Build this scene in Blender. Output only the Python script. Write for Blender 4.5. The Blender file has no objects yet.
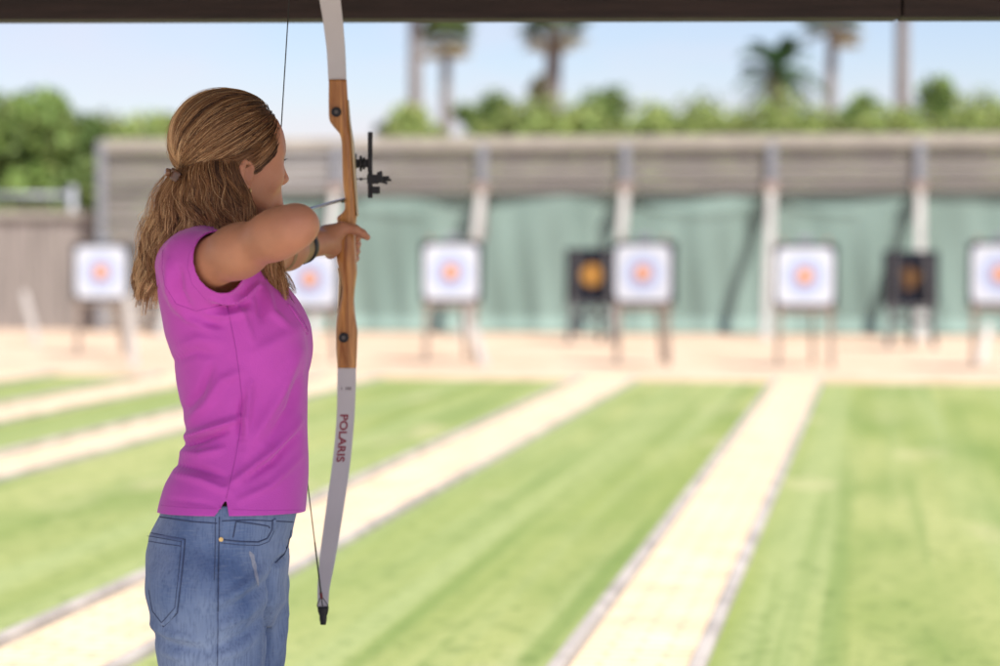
import bpy, bmesh, math, random
import numpy as np
from mathutils import Vector, Matrix
from mathutils.bvhtree import BVHTree

rng = np.random.default_rng(7)
random.seed(7)
scene = bpy.context.scene
COL = scene.collection

# ------------------------------------------------------------------ camera model
FPX, HCAM = 2361.0, 1.39
TH = math.radians(9.13)          # the range runs 9 degrees to the right of the view
PH = math.radians(2.16)          # slight downward pitch
YP, X0 = 4.35, (230 - 500) / 2361.0 * 4.35

def cpt(px, py, yc):
    """point seen at a photo pixel, at horizontal distance yc (x right, y away, z up)"""
    u, v = (px - 500) / FPX, (py - 333) / FPX
    dy = math.cos(PH) - v * math.sin(PH)
    dz = -math.sin(PH) - v * math.cos(PH)
    return np.array([u * yc / dy, yc, HCAM + dz * yc / dy])

def c2w(p):
    c, s = math.cos(TH), math.sin(TH)
    return Vector((p[0] * c - p[1] * s, p[0] * s + p[1] * c, p[2]))

def L(px, py, y):
    p = cpt(px, py, YP + y)
    return np.array([p[0] - X0, y, p[2]])

def proj(V):
    """local person frame -> photo pixels"""
    x, y, z = V[:, 0] + X0, V[:, 1] + YP, V[:, 2] - HCAM
    d = y * math.cos(PH) - z * math.sin(PH)
    up = y * math.sin(PH) + z * math.cos(PH)
    return 500 + FPX * x / d, 333 - FPX * up / d

def gpt(px, py):
    """ground point under a pixel, world"""
    u, v = (px - 500) / FPX, (py - 333) / FPX
    dz = -math.sin(PH) - v * math.cos(PH)
    dy = math.cos(PH) - v * math.sin(PH)
    t = -HCAM / dz
    return c2w((u * t, dy * t, 0))

def at_Y(px, py, Y):
    """world point seen at a pixel on the plane a distance Y down the range"""
    p1 = c2w(cpt(px, py, 1.0)); o = Vector((0, 0, HCAM))
    d = p1 - o
    return o + d * (Y / d.y)

def at_X(px, py, Y): return at_Y(px, py, Y)

# ------------------------------------------------------------------ objects
def tag(o, label=None, cat=None, group=None, kind=None):
    if label: o['label'] = label
    if cat: o['category'] = cat
    if group: o['group'] = group
    if kind: o['kind'] = kind
    return o

def empty(name, loc, rz=0.0):
    o = bpy.data.objects.new(name, None); COL.objects.link(o)
    o.location = loc; o.rotation_euler = (0, 0, rz); o.empty_display_size = 0.1
    return o

def mesh_np(name, V, F, smooth=True, cols=None):
    V = np.asarray(V, np.float32); F = np.asarray(F, np.int32)
    k = F.shape[1]
    me = bpy.data.meshes.new(name)
    me.vertices.add(len(V)); me.vertices.foreach_set('co', V.ravel())
    me.loops.add(F.size); me.loops.foreach_set('vertex_index', F.ravel())
    me.polygons.add(len(F))
    me.polygons.foreach_set('loop_start', np.arange(0, F.size, k, dtype=np.int32))
    try: me.polygons.foreach_set('loop_total', np.full(len(F), k, np.int32))
    except Exception: pass
    me.polygons.foreach_set('use_smooth', np.full(len(F), bool(smooth)))
    if cols is not None:
        a = me.attributes.new('Col', 'FLOAT_COLOR', 'POINT')
        c = np.ones((len(V), 4), np.float32); c[:, :3] = cols
        a.data.foreach_set('color', c.ravel())
    me.update(calc_edges=True); me.validate()
    return me

def obj(name, me, mat=None, parent=None, loc=None, rz=None):
    o = bpy.data.objects.new(name, me); COL.objects.link(o)
    if mat is not None:
        for m in (mat if isinstance(mat, (list, tuple)) else [mat]): me.materials.append(m)
    if parent is not None: o.parent = parent
    if loc is not None: o.location = loc
    if rz is not None: o.rotation_euler = (0, 0, rz)
    return o

class MB:
    """collects shapes into one mesh"""
    def __init__(s): s.bm = bmesh.new()
    def box(s, c, size, rot=None, bevel=0.0):
        r = bmesh.ops.create_cube(s.bm, size=1.0)
        M = Matrix.Translation(Vector(c)) @ (rot.to_4x4() if rot is not None else Matrix.Identity(4)) @ Matrix.Diagonal((*size, 1))
        bmesh.ops.transform(s.bm, matrix=M, verts=r['verts'])
        if bevel > 0:
            es = list({e for v in r['verts'] for e in v.link_edges})
            bmesh.ops.bevel(s.bm, geom=es, offset=bevel, segments=2, affect='EDGES', profile=0.5)
        return s
    def beam(s, a, b, w, h, bevel=0.0, up=(0, 0, 1)):
        a, b = Vector(a), Vector(b); d = (b - a); ln = d.length; d.normalize()
        upv = Vector(up); x = d.cross(upv)
        if x.length < 1e-4: x = d.cross(Vector((0, 1, 0)))
        x.normalize(); z = x.cross(d)
        R = Matrix((x, d, z)).transposed()
        return s.box((a + b) / 2, (w, ln, h), R, bevel)
    def tube(s, pts, r, n=8, caps=True):
        pts = [Vector(p) for p in pts]; rr = r if isinstance(r, (list, tuple)) else [r] * len(pts)
        rings = []; ref = None
        for i, p in enumerate(pts):
            t = (pts[min(i + 1, len(pts) - 1)] - pts[max(i - 1, 0)]).normalized()
            if ref is None: ref = Vector((0, 0, 1)) if abs(t.z) < .9 else Vector((1, 0, 0))
            u = (ref - t * ref.dot(t)).normalized(); w = t.cross(u); ref = u
            rings.append([s.bm.verts.new(p + (u * math.cos(6.28318 * k / n) + w * math.sin(6.28318 * k / n)) * rr[i]) for k in range(n)])
        for a, b in zip(rings, rings[1:]):
            for k in range(n):
                f = s.bm.faces.new((a[k], a[(k + 1) % n], b[(k + 1) % n], b[k])); f.smooth = True
        if caps:
            s.bm.faces.new(rings[0][::-1]); s.bm.faces.new(rings[-1])
        return s
    def disc(s, c, axis, r, th, n=24, bevel=0.0):
        axis = Vector(axis).normalized(); c = Vector(c)
        q = Vector((0, 0, 1)).rotation_difference(axis)
        res = bmesh.ops.create_cone(s.bm, cap_ends=True, segments=n, radius1=r, radius2=r, depth=th)
        bmesh.ops.transform(s.bm, matrix=Matrix.Translation(c) @ q.to_matrix().to_4x4(), verts=res['verts'])
        if bevel > 0:
            es = [e for e in {e for v in res['verts'] for e in v.link_edges} if len([f for f in e.link_faces if len(f.verts) > 4]) == 1]
            bmesh.ops.bevel(s.bm, geom=es, offset=bevel, segments=2, affect='EDGES', profile=0.5)
        return s
    def build(s, name, mat, parent=None, loc=None, rz=None, origin=None):
        if origin is not None:
            bmesh.ops.translate(s.bm, vec=-Vector(origin), verts=s.bm.verts)
        bmesh.ops.recalc_face_normals(s.bm, faces=s.bm.faces)
        me = bpy.data.meshes.new(name); s.bm.to_mesh(me); s.bm.free()
        return obj(name, me, mat, parent, loc, rz)

def copy_tree(o, parent=None):
    c = o.copy(); COL.objects.link(c)
    if parent is not None: c.parent = parent
    for ch in list(o.children): copy_tree(ch, c)
    return c

# ------------------------------------------------------------------ materials
def nt(m):
    m.use_nodes = True; t = m.node_tree; t.nodes.clear(); return t

def mat(name, col, rough=0.6, var=0.0, scale=8.0, col2=None, bump=0.0, bscale=None, spec=0.5, metal=0.0,
        sheen=0.0, sss=0.0, stretch=None, attr=False, detail=5.0, transl=0.0, coat=0.0, coords='Object'):
    m = bpy.data.materials.new(name); t = nt(m); N, K = t.nodes, t.links
    out = N.new('ShaderNodeOutputMaterial'); b = N.new('ShaderNodeBsdfPrincipled')
    K.new(b.outputs[0], out.inputs[0])
    b.inputs['Roughness'].default_value = rough; b.inputs['Metallic'].default_value = metal
    b.inputs['Specular IOR Level'].default_value = spec
    if sheen: b.inputs['Sheen Weight'].default_value = sheen; b.inputs['Sheen Roughness'].default_value = .4
    if coat: b.inputs['Coat Weight'].default_value = coat; b.inputs['Coat Roughness'].default_value = .12
    if sss:
        b.inputs['Subsurface Weight'].default_value = sss
        b.inputs['Subsurface Radius'].default_value = (1.0, .35, .2); b.inputs['Subsurface Scale'].default_value = .006
    tc = N.new('ShaderNodeTexCoord'); mp = N.new('ShaderNodeMapping'); K.new(tc.outputs[coords], mp.inputs[0])
    if stretch: mp.inputs['Scale'].default_value = stretch
    nz = N.new('ShaderNodeTexNoise'); nz.inputs['Scale'].default_value = scale; nz.inputs['Detail'].default_value = detail
    K.new(mp.outputs[0], nz.inputs['Vector'])
    src = None
    if attr:
        at = N.new('ShaderNodeAttribute'); at.attribute_name = 'Col'; src = at.outputs['Color']
    c2 = col2 if col2 else tuple(max(0, c * (1 - var)) for c in col)
    if src is None:
        mx = N.new('ShaderNodeMix'); mx.data_type = 'RGBA'
        mx.inputs[6].default_value = (*col, 1); mx.inputs[7].default_value = (*c2, 1)
        rp = N.new('ShaderNodeMapRange'); rp.inputs[1].default_value = .35; rp.inputs[2].default_value = .65
        K.new(nz.outputs[0], rp.inputs[0]); K.new(rp.outputs[0], mx.inputs[0]); src = mx.outputs[2]
    elif var > 0:
        hs = N.new('ShaderNodeHueSaturation'); K.new(src, hs.inputs['Color'])
        rp = N.new('ShaderNodeMapRange'); rp.inputs[1].default_value = .3; rp.inputs[2].default_value = .7
        rp.inputs[3].default_value = 1 - var; rp.inputs[4].default_value = 1 + var
        K.new(nz.outputs[0], rp.inputs[0]); K.new(rp.outputs[0], hs.inputs['Value']); src = hs.outputs[0]
    K.new(src, b.inputs['Base Color'])
    if bump > 0:
        n2 = N.new('ShaderNodeTexNoise'); n2.inputs['Scale'].default_value = bscale or scale * 4; n2.inputs['Detail'].default_value = 4
        K.new(mp.outputs[0], n2.inputs['Vector'])
        bp = N.new('ShaderNodeBump'); bp.inputs['Strength'].default_value = bump; bp.inputs['Distance'].default_value = .002
        K.new(n2.outputs[0], bp.inputs['Height']); K.new(bp.outputs[0], b.inputs['Normal'])
    if transl > 0:
        tr = N.new('ShaderNodeBsdfTranslucent'); K.new(src, tr.inputs[0])
        ms = N.new('ShaderNodeMixShader'); ms.inputs[0].default_value = transl
        K.new(b.outputs[0], ms.inputs[1]); K.new(tr.outputs[0], ms.inputs[2]); K.new(ms.outputs[0], out.inputs[0])
    return m

# ------------------------------------------------------------------ signed distance sculpting
class Field:
    def __init__(s, xs, ys, zs):
        s.ax = [np.asarray(a, np.float32) for a in (xs, ys, zs)]
        s.F = np.full([len(a) for a in s.ax], 1.0, np.float32)
    def sub(s, lo, hi):
        sl = []
        for a, l, h in zip(s.ax, lo, hi):
            i0 = max(0, int(np.searchsorted(a, l)) - 1); i1 = min(len(a), int(np.searchsorted(a, h)) + 1)
            if i1 <= i0: return None
            sl.append(slice(i0, i1))
        g = np.meshgrid(*[a[q] for a, q in zip(s.ax, sl)], indexing='ij', sparse=True)
        return tuple(sl), g
    def add(s, fn, lo, hi, k=0.02, op='u'):
        m = k + .012
        r = s.sub(np.asarray(lo) - m, np.asarray(hi) + m)
        if r is None: return
        sl, g = r; d = fn(*g).astype(np.float32); f = s.F[sl]
        if op == 'u':
            if k > 1e-5:
                h = np.maximum(k - np.abs(f - d), 0) / k; s.F[sl] = np.minimum(f, d) - h * h * k * .25
            else: s.F[sl] = np.minimum(f, d)
        else:
            d = -d; h = np.maximum(k - np.abs(f - d), 0) / max(k, 1e-5); s.F[sl] = np.maximum(f, d) + h * h * k * .25
    def cone(s, a, b, ra, rb, k=0.02, op='u'):
        a, b = np.asarray(a, float), np.asarray(b, float); ab = b - a; q = max(ab @ ab, 1e-9)
        def fn(x, y, z):
            t = np.clip(((x - a[0]) * ab[0] + (y - a[1]) * ab[1] + (z - a[2]) * ab[2]) / q, 0, 1)
            return np.sqrt((x - a[0] - t * ab[0]) ** 2 + (y - a[1] - t * ab[1]) ** 2 + (z - a[2] - t * ab[2]) ** 2) - (ra + (rb - ra) * t)
        r = max(ra, rb); s.add(fn, np.minimum(a, b) - r, np.maximum(a, b) + r, k, op)
    def chain(s, pts, rs, k=0.006, k0=None):
        for i in range(len(pts) - 1): s.cone(pts[i], pts[i + 1], rs[i], rs[i + 1], k0 if (i == 0 and k0) else k)
    def ell(s, c, r, R=None, k=0.02, op='u'):
        c, r = np.asarray(c, float), np.asarray(r, float)
        R = np.eye(3) if R is None else np.asarray(R)      # rows are the ellipsoid's axes
        def fn(x, y, z):
            dx, dy, dz = x - c[0], y - c[1], z - c[2]
            p = [(R[i, 0] * dx + R[i, 1] * dy + R[i, 2] * dz) for i in range(3)]
            k0 = np.sqrt(sum((p[i] / r[i]) ** 2 for i in range(3))); k1 = np.sqrt(sum((p[i] / r[i] ** 2) ** 2 for i in range(3)))
            return k0 * (k0 - 1) / np.maximum(k1, 1e-6)
        m = r.max(); s.add(fn, c - m, c + m, k, op)
    def loft(s, rows, k=0.02, n=2.0, off=0.0, sm=9):
        """rows: z, cx, cy, a, b from top to bottom or bottom to top"""
        R = np.array(sorted(rows), float); zf = np.linspace(R[0, 0], R[-1, 0], 300)
        cols = []
        for i in range(1, 5):
            v = np.interp(zf, R[:, 0], R[:, i]); w = np.hanning(2 * sm + 3)[1:-1]; w /= w.sum()
            cols.append(np.convolve(np.pad(v, len(w) // 2, mode='reflect', reflect_type='odd'), w, 'valid'))
        z0, z1 = R[0, 0], R[-1, 0]
        def fn(x, y, z):
            cx, cy, a, b = [np.interp(z.ravel(), zf, v).reshape(z.shape) for v in cols]
            a, b = a + off, b + off
            dx, dy = np.abs(x - cx) / a, np.abs(y - cy) / b
            k0 = np.maximum((dx ** n + dy ** n) ** (1 / n), 1e-4)
            gr = k0 ** (1 - n) * np.sqrt((dx ** (n - 1) / a) ** 2 + (dy ** (n - 1) / b) ** 2)
            d = (k0 - 1) / np.maximum(gr, 1e-3)
            return np.maximum(d, np.maximum(z0 - z, z - z1))
        lo = [(R[:, 1] - R[:, 3]).min() - .02, (R[:, 2] - R[:, 4]).min() - .02, z0]
        hi = [(R[:, 1] + R[:, 3]).max() + .02, (R[:, 2] + R[:, 4]).max() + .02, z1]
        s.add(fn, lo, hi, k)
    def mesh(s, smooth=2):
        F = s.F; S = F < 0
        c = np.zeros([n - 1 for n in F.shape], np.uint8)
        for dx in (0, 1):
            for dy in (0, 1):
                for dz in (0, 1):
                    c += S[dx:dx + c.shape[0], dy:dy + c.shape[1], dz:dz + c.shape[2]]
        act = (c > 0) & (c < 8); I = np.argwhere(act); i, j, k = I.T
        acc = np.zeros((len(I), 3)); cnt = np.zeros(len(I))
        cor = [(0, 0, 0), (1, 0, 0), (0, 1, 0), (1, 1, 0), (0, 0, 1), (1, 0, 1), (0, 1, 1), (1, 1, 1)]
        for a in range(8):
            for b in range(a + 1, 8):
                A, B = np.array(cor[a]), np.array(cor[b])
                if np.abs(A - B).sum() != 1: continue
                va = F[i + A[0], j + A[1], k + A[2]]; vb = F[i + B[0], j + B[1], k + B[2]]
                m = (va < 0) != (vb < 0); t = np.where(m, va / np.where(m, va - vb, 1), 0)
                acc[m] += (A + t[:, None] * (B - A))[m]; cnt[m] += 1
        P = I + acc / cnt[:, None]
        V = np.stack([np.interp(P[:, q], np.arange(len(s.ax[q])), s.ax[q]) for q in range(3)], 1)
        ids = np.full(c.shape, -1, np.int32); ids[act] = np.arange(len(I))
        Q = []
        def quads(E, o, low):
            n = E.shape; E = E.copy()
            for q in range(3):
                if q != o:
                    sl = [slice(None)] * 3; sl[q] = 0; E[tuple(sl)] = False
                    sl[q] = n[q] - 1; E[tuple(sl)] = False
            e = np.argwhere(E); u, w = (o + 1) % 3, (o + 2) % 3
            du = np.zeros(3, int); du[u] = 1; dw = np.zeros(3, int); dw[w] = 1
            g = lambda p: ids[p[:, 0], p[:, 1], p[:, 2]]
            q = np.stack([g(e - du - dw), g(e - dw), g(e), g(e - du)], 1)
            fl = ~low[e[:, 0], e[:, 1], e[:, 2]]; q[fl] = q[fl][:, ::-1]; Q.append(q)
        quads(S[:-1] != S[1:], 0, S[:-1]); quads(S[:, :-1] != S[:, 1:], 1, S[:, :-1]); quads(S[:, :, :-1] != S[:, :, 1:], 2, S[:, :, :-1])
        Q = np.concatenate(Q); Q = Q[(Q >= 0).all(1)]
        return lap(V, Q, smooth), Q

def lap(V, Q, it, lam=.5):
    E = np.concatenate([Q[:, [0, 1]], Q[:, [1, 2]], Q[:, [2, 3]], Q[:, [3, 0]]]); n = len(V)
    deg = np.bincount(E[:, 0], minlength=n) + np.bincount(E[:, 1], minlength=n)
    for q in range(it):
        A = np.stack([np.bincount(E[:, 0], V[E[:, 1], a], n) + np.bincount(E[:, 1], V[E[:, 0], a], n) for a in range(3)], 1)
        V = V + (lam if q % 2 == 0 else -lam * .9) * (A / np.maximum(deg, 1)[:, None] - V)
    return V

def vnormals(V, Q):
    fn = np.cross(V[Q[:, 2]] - V[Q[:, 0]], V[Q[:, 3]] - V[Q[:, 1]]); N = np.zeros_like(V)
    for a in range(3):
        for q in range(4): N[:, a] += np.bincount(Q[:, q], fn[:, a], len(V))
    return N / np.maximum(np.linalg.norm(N, axis=1), 1e-9)[:, None]

def cut(V, Q, g, it=3):
    """keep the faces where g(V) > 0 and pull the new border onto g = 0"""
    keep = g(V) > 0; Q = Q[keep[Q].sum(1) >= 2]
    used = np.unique(Q); mp = np.full(len(V), -1); mp[used] = np.arange(len(used)); V, Q = V[used].copy(), mp[Q]
    E = np.sort(np.concatenate([Q[:, [0, 1]], Q[:, [1, 2]], Q[:, [2, 3]], Q[:, [3, 0]]]), 1)
    u, c = np.unique(E, axis=0, return_counts=True); b = np.unique(u[c == 1])
    for _ in range(it):
        p = V[b]; e = 1e-3; g0 = g(p); gr = np.zeros_like(p)
        for a in range(3):
            d = np.zeros(3); d[a] = e; gr[:, a] = (g(p + d) - g(p - d)) / (2 * e)
        st = -g0[:, None] * gr / np.maximum((gr ** 2).sum(1), 1e-3)[:, None]
        ln = np.linalg.norm(st, axis=1)[:, None]; V[b] += st * np.minimum(1, .006 / np.maximum(ln, 1e-9))
    return V, Q, b

def snap(V, b, g, it=4):
    V = V.copy()
    for _ in range(it):
        p = V[b]; e = 1e-3; g0 = g(p); gr = np.zeros_like(p)
        for a in range(3):
            d = np.zeros(3); d[a] = e; gr[:, a] = (g(p + d) - g(p - d)) / (2 * e)
        st = -g0[:, None] * gr / np.maximum((gr ** 2).sum(1), 1e-3)[:, None]
        ln = np.linalg.norm(st, axis=1)[:, None]; V[b] += st * np.minimum(1, .006 / np.maximum(ln, 1e-9))
    return V

def strands(P, Rd):
    """three sided hairs: P (n, s, 3), Rd (n, s)"""
    n, s, _ = P.shape
    T = np.gradient(P, axis=1); T /= np.maximum(np.linalg.norm(T, axis=2, keepdims=True), 1e-9)
    ref = np.array([.3, -.9, .2]); U = np.cross(T, ref); U /= np.maximum(np.linalg.norm(U, axis=2, keepdims=True), 1e-9)
    W = np.cross(T, U)
    V = np.stack([P + (U * math.cos(a) + W * math.sin(a)) * Rd[..., None] for a in (0, 2.0944, 4.18879)], 2)
    idx = np.arange(n * s * 3).reshape(n, s, 3); F = []
    for k in range(3):
        k2 = (k + 1) % 3
        F.append(np.stack([idx[:, :-1, k], idx[:, :-1, k2], idx[:, 1:, k2], idx[:, 1:, k]], -1).reshape(-1, 4))
    return V.reshape(-1, 3), np.concatenate(F)
# ------------------------------------------------------------------ world, sun, camera
SUN_EL, SUN_AZ = math.radians(56), math.radians(131)      # azimuth clockwise from the range direction
W = bpy.data.worlds.new('World'); scene.world = W; W.use_nodes = True
t = W.node_tree; t.nodes.clear(); N, K = t.nodes, t.links
wo = N.new('ShaderNodeOutputWorld'); bg = N.new('ShaderNodeBackground'); sk = N.new('ShaderNodeTexSky')
sk.sky_type = 'NISHITA'; sk.sun_disc = False; sk.sun_elevation = SUN_EL; sk.sun_rotation = SUN_AZ
sk.air_density = 1.0; sk.dust_density = 0.4; sk.ozone_density = 4.5
tc = N.new('ShaderNodeTexCoord'); mp = N.new('ShaderNodeMapping'); mp.inputs['Scale'].default_value = (3.0, 3.0, 11.0)
nz = N.new('ShaderNodeTexNoise'); nz.inputs['Scale'].default_value = 2.2; nz.inputs['Detail'].default_value = 6
K.new(tc.outputs['Generated'], mp.inputs[0]); K.new(mp.outputs[0], nz.inputs['Vector'])
mr = N.new('ShaderNodeMapRange'); mr.inputs[1].default_value = .42; mr.inputs[2].default_value = .68
mr.inputs[3].default_value = 0.0; mr.inputs[4].default_value = .6
K.new(nz.outputs[0], mr.inputs[0])
mx = N.new('ShaderNodeMix'); mx.data_type = 'RGBA'; mx.inputs[7].default_value = (5.3, 5.6, 6.1, 1)
K.new(mr.outputs[0], mx.inputs[0]); K.new(sk.outputs[0], mx.inputs[6]); tn = N.new('ShaderNodeMix'); tn.data_type = 'RGBA'; tn.blend_type = 'MULTIPLY'; tn.inputs[0].default_value = 1; tn.inputs[7].default_value = (1.06, .92, .95, 1)
K.new(mx.outputs[2], tn.inputs[6]); K.new(tn.outputs[2], bg.inputs[0])
bg.inputs[1].default_value = 0.052
K.new(bg.outputs[0], wo.inputs[0])

sl = bpy.data.lights.new('sun', 'SUN'); sl.energy = 3.5; sl.angle = math.radians(.53); sl.color = (1, .955, .88)
so = bpy.data.objects.new('sun', sl); COL.objects.link(so)
sd = Vector((math.sin(SUN_AZ) * math.cos(SUN_EL), math.cos(SUN_AZ) * math.cos(SUN_EL), math.sin(SUN_EL)))
so.rotation_euler = sd.to_track_quat('Z', 'Y').to_euler(); so.location = (0, 0, 30)

cd = bpy.data.cameras.new('camera'); co = bpy.data.objects.new('camera', cd); COL.objects.link(co)
cd.sensor_width = 36; cd.lens = FPX / 1000 * 36; cd.clip_start = .05; cd.clip_end = 2000
co.location = (0, 0, HCAM); co.rotation_euler = (math.pi / 2 - PH, 0, TH)
cd.dof.use_dof = True; cd.dof.focus_distance = 4.42; cd.dof.aperture_fstop = 2.25
scene.camera = co
vs = scene.view_settings; vs.view_transform = 'Standard'; vs.look = 'None'; vs.exposure = 1.6; vs.gamma = 1; vs.use_curve_mapping = False
scene.cycles.use_denoising = True
scene.cycles.max_bounces = 8; scene.cycles.diffuse_bounces = 5; scene.cycles.sample_clamp_indirect = 6

# ------------------------------------------------------------------ ground
def sheet(name, x0, x1, y0, y1, z, m, nx=1, ny=1):
    V = [(x0 + (x1 - x0) * i / nx, y0 + (y1 - y0) * j / ny, z) for j in range(ny + 1) for i in range(nx + 1)]
    F = [(j * (nx + 1) + i, j * (nx + 1) + i + 1, (j + 1) * (nx + 1) + i + 1, (j + 1) * (nx + 1) + i) for j in range(ny) for i in range(nx)]
    o = obj(name, mesh_np(name, V, F, False), m); tag(o, kind='structure'); return o

def ground_mat(name, base, dark, light, s1, s2, streak=None, bump=.6):
    m = bpy.data.materials.new(name); t = nt(m); N, K = t.nodes, t.links
    out = N.new('ShaderNodeOutputMaterial'); b = N.new('ShaderNodeBsdfPrincipled'); K.new(b.outputs[0], out.inputs[0])
    b.inputs['Roughness'].default_value = .95; b.inputs['Specular IOR Level'].default_value = .15
    tc = N.new('ShaderNodeTexCoord'); cur = None
    def layer(prev, col, scale, lo, hi, amt, st=None, det=6):
        mp = N.new('ShaderNodeMapping'); K.new(tc.outputs['Object'], mp.inputs[0])
        if st: mp.inputs['Scale'].default_value = st
        n = N.new('ShaderNodeTexNoise'); n.inputs['Scale'].default_value = scale; n.inputs['Detail'].default_value = det
        K.new(mp.outputs[0], n.inputs['Vector'])
        r = N.new('ShaderNodeMapRange'); r.inputs[1].default_value = lo; r.inputs[2].default_value = hi; r.inputs[4].default_value = amt
        K.new(n.outputs[0], r.inputs[0])
        x = N.new('ShaderNodeMix'); x.data_type = 'RGBA'; x.inputs[7].default_value = (*col, 1); K.new(r.outputs[0], x.inputs[0])
        if prev is None: x.inputs[6].default_value = (*base, 1)
        else: K.new(prev, x.inputs[6])
        return x.outputs[2]
    st = (1, .22, 1) if streak else None
    cur = layer(None, light, s1, .40, .66, .85, st)
    cur = layer(cur, dark, s2, .45, .66, .75, st)
    if streak:
        cur = layer(cur, streak, 1.0, .46, .60, .8, (2.6, .035, 1))
        cur = layer(cur, dark, 1.0, .52, .66, .7, (5.5, .06, 1))
        cur = layer(cur, (.36, .33, .19), 1.0, .60, .74, .75, (1.3, .5, 1))
        cur = layer(cur, (.075, .115, .03), 14, .52, .72, .55, (1, .6, 1))
    cur = layer(cur, dark, 45, .5, .75, .6)
    K.new(cur, b.inputs['Base Color'])
    n = N.new('ShaderNodeTexNoise'); n.inputs['Scale'].default_value = 60; K.new(tc.outputs['Object'], n.inputs['Vector'])
    bp = N.new('ShaderNodeBump'); bp.inputs['Strength'].default_value = bump; bp.inputs['Distance'].default_value = .02
    K.new(n.outputs[0], bp.inputs['Height']); K.new(bp.outputs[0], b.inputs['Normal'])
    return m

M_dirt = ground_mat('sandy_dirt', (.42, .315, .235), (.35, .24, .165), (.47, .37, .285), .5, 1.3)
M_lawn = ground_mat('mown_lawn', (.18, .217, .066), (.105, .158, .040), (.275, .285, .125), .55, 1.6, streak=(.23, .265, .115))
M_pav = bpy.data.materials.new('paving_blocks')
t = nt(M_pav); N, K = t.nodes, t.links
out = N.new('ShaderNodeOutputMaterial'); b = N.new('ShaderNodeBsdfPrincipled'); K.new(b.outputs[0], out.inputs[0])
b.inputs['Roughness'].default_value = .9
tc = N.new('ShaderNodeTexCoord'); br = N.new('ShaderNodeTexBrick'); K.new(tc.outputs['Object'], br.inputs['Vector'])
br.inputs['Color1'].default_value = (.55, .425, .285, 1); br.inputs['Color2'].default_value = (.515, .395, .26, 1); br.inputs['Mortar'].default_value = (.36, .275, .185, 1)
br.inputs['Scale'].default_value = 1; br.inputs['Mortar Size'].default_value = .012; br.inputs['Brick Width'].default_value = .2; br.inputs['Row Height'].default_value = .1
nz = N.new('ShaderNodeTexNoise'); nz.inputs['Scale'].default_value = 3; nz.inputs['Detail'].default_value = 8; K.new(tc.outputs['Object'], nz.inputs['Vector'])
hs = N.new('ShaderNodeHueSaturation'); mr = N.new('ShaderNodeMapRange'); mr.inputs[1].default_value = .3; mr.inputs[2].default_value = .7; mr.inputs[3].default_value = .80; mr.inputs[4].default_value = 1.12
K.new(nz.outputs[0], mr.inputs[0]); K.new(mr.outputs[0], hs.inputs['Value']); K.new(br.outputs[0], hs.inputs['Color']); K.new(hs.outputs[0], b.inputs['Base Color'])
M_kerb = mat('concrete_kerb', (.32, .29, .27), .9, var=.4, scale=3, bump=.4)
M_slab = mat('concrete_floor', (.42, .40, .37), .85, var=.2, scale=3, bump=.3)

sheet('ground', -420, 420, -120, 700, 0, M_dirt)
PATHS = [(-10.9, -10.2), (-9.25, -8.5), (-7.37, -6.61), (-5.66, -5.01), (-3.0, -2.39), (-1.04, -.545), (2.35, 2.95), (5.0, 5.6)]
Y0, Y1 = 7.0, 23.5
edge = -16.0
for (a, b_) in PATHS + [(9.0, 9.0)]:
    sheet('lawn', edge + .0, a, Y0, Y1, .02, M_lawn); edge = b_
for (a, b_) in PATHS:
    kw = .05
    sheet('path', a + kw, b_ - kw, 6.61, Y1 + .6, .012, M_pav)
    for x in (a, b_ - kw):
        m = MB(); y = 6.62
        while y < Y1:
            m.box((x + kw / 2, y + .245, .015), (kw, .485, .07), bevel=.008); y += .5
        tag(m.build('kerb', M_kerb), kind='structure')
sheet('floor', -5.5, 5.5, -1.0, 6.6, .006, M_slab)

# ------------------------------------------------------------------ shelter over the shooting line
M_dark = mat('dark_stained_timber', (.036, .020, .016), .7, var=.45, scale=5, stretch=(1, 14, 14), bump=.5, bscale=22)
M_tin = mat('painted_roof_sheet', (.50, .47, .44), .6, var=.15, scale=2)
shel = tag(empty('shelter', c2w((0, 5.4, 0)), TH), 'dark timber open shelter whose front beam crosses above the archer', 'shelter')
def sh(p): return Vector((p[0], p[1] - 5.4, p[2]))
zb = HCAM + .5615 * 5.4 / 5.96
jx = .905
def beam_piece(x0, x1, name='beam'):
    m = MB(); m.box(((x0 + x1) / 2, 0, zb + .11), (x1 - x0, .11, .22), bevel=.006)
    o = m.build(name, M_dark, shel); return o
b1 = beam_piece(-4.3, jx - .0015); b2 = beam_piece(jx + .0015, 4.3)
b1.rotation_euler = b2.rotation_euler = (0, 0, -.022)
for (x, y) in ((-4.1, -.02), (4.1, -.05), (-4.1, -2.55), (4.1, -2.55)):
    MB().box((x, y, (zb + (.0 if y > -1 else .33)) / 2 - .0), (.11, .11, zb + (-.004 if y > -1 else .33)), bevel=.006).build('post', M_dark, shel)
MB().box((0, -2.55, zb + .45), (8.6, .11, .2), bevel=.006).build('rear_beam', M_dark, shel)
for i in range(10):
    x = -4.05 + i * .9
    MB().beam((x, .12, zb + .275), (x, -2.85, zb + .62), .05, .09, .004).build('rafter', M_dark, shel)
nx_ = 180; V = []; F = []
for i in range(nx_ + 1):
    x = -4.4 + 8.8 * i / nx_; dz = .012 * math.sin(i * math.pi / 2)
    V += [(x, .22, zb + .33 + dz), (x, -2.95, zb + .695 + dz)]
for i in range(nx_): F.append((2 * i, 2 * i + 1, 2 * i + 3, 2 * i + 2))
ro = obj('roof', mesh_np('roof', V, F, True), M_tin, shel)
sm_ = ro.modifiers.new('solid', 'SOLIDIFY'); sm_.thickness = .004

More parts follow.
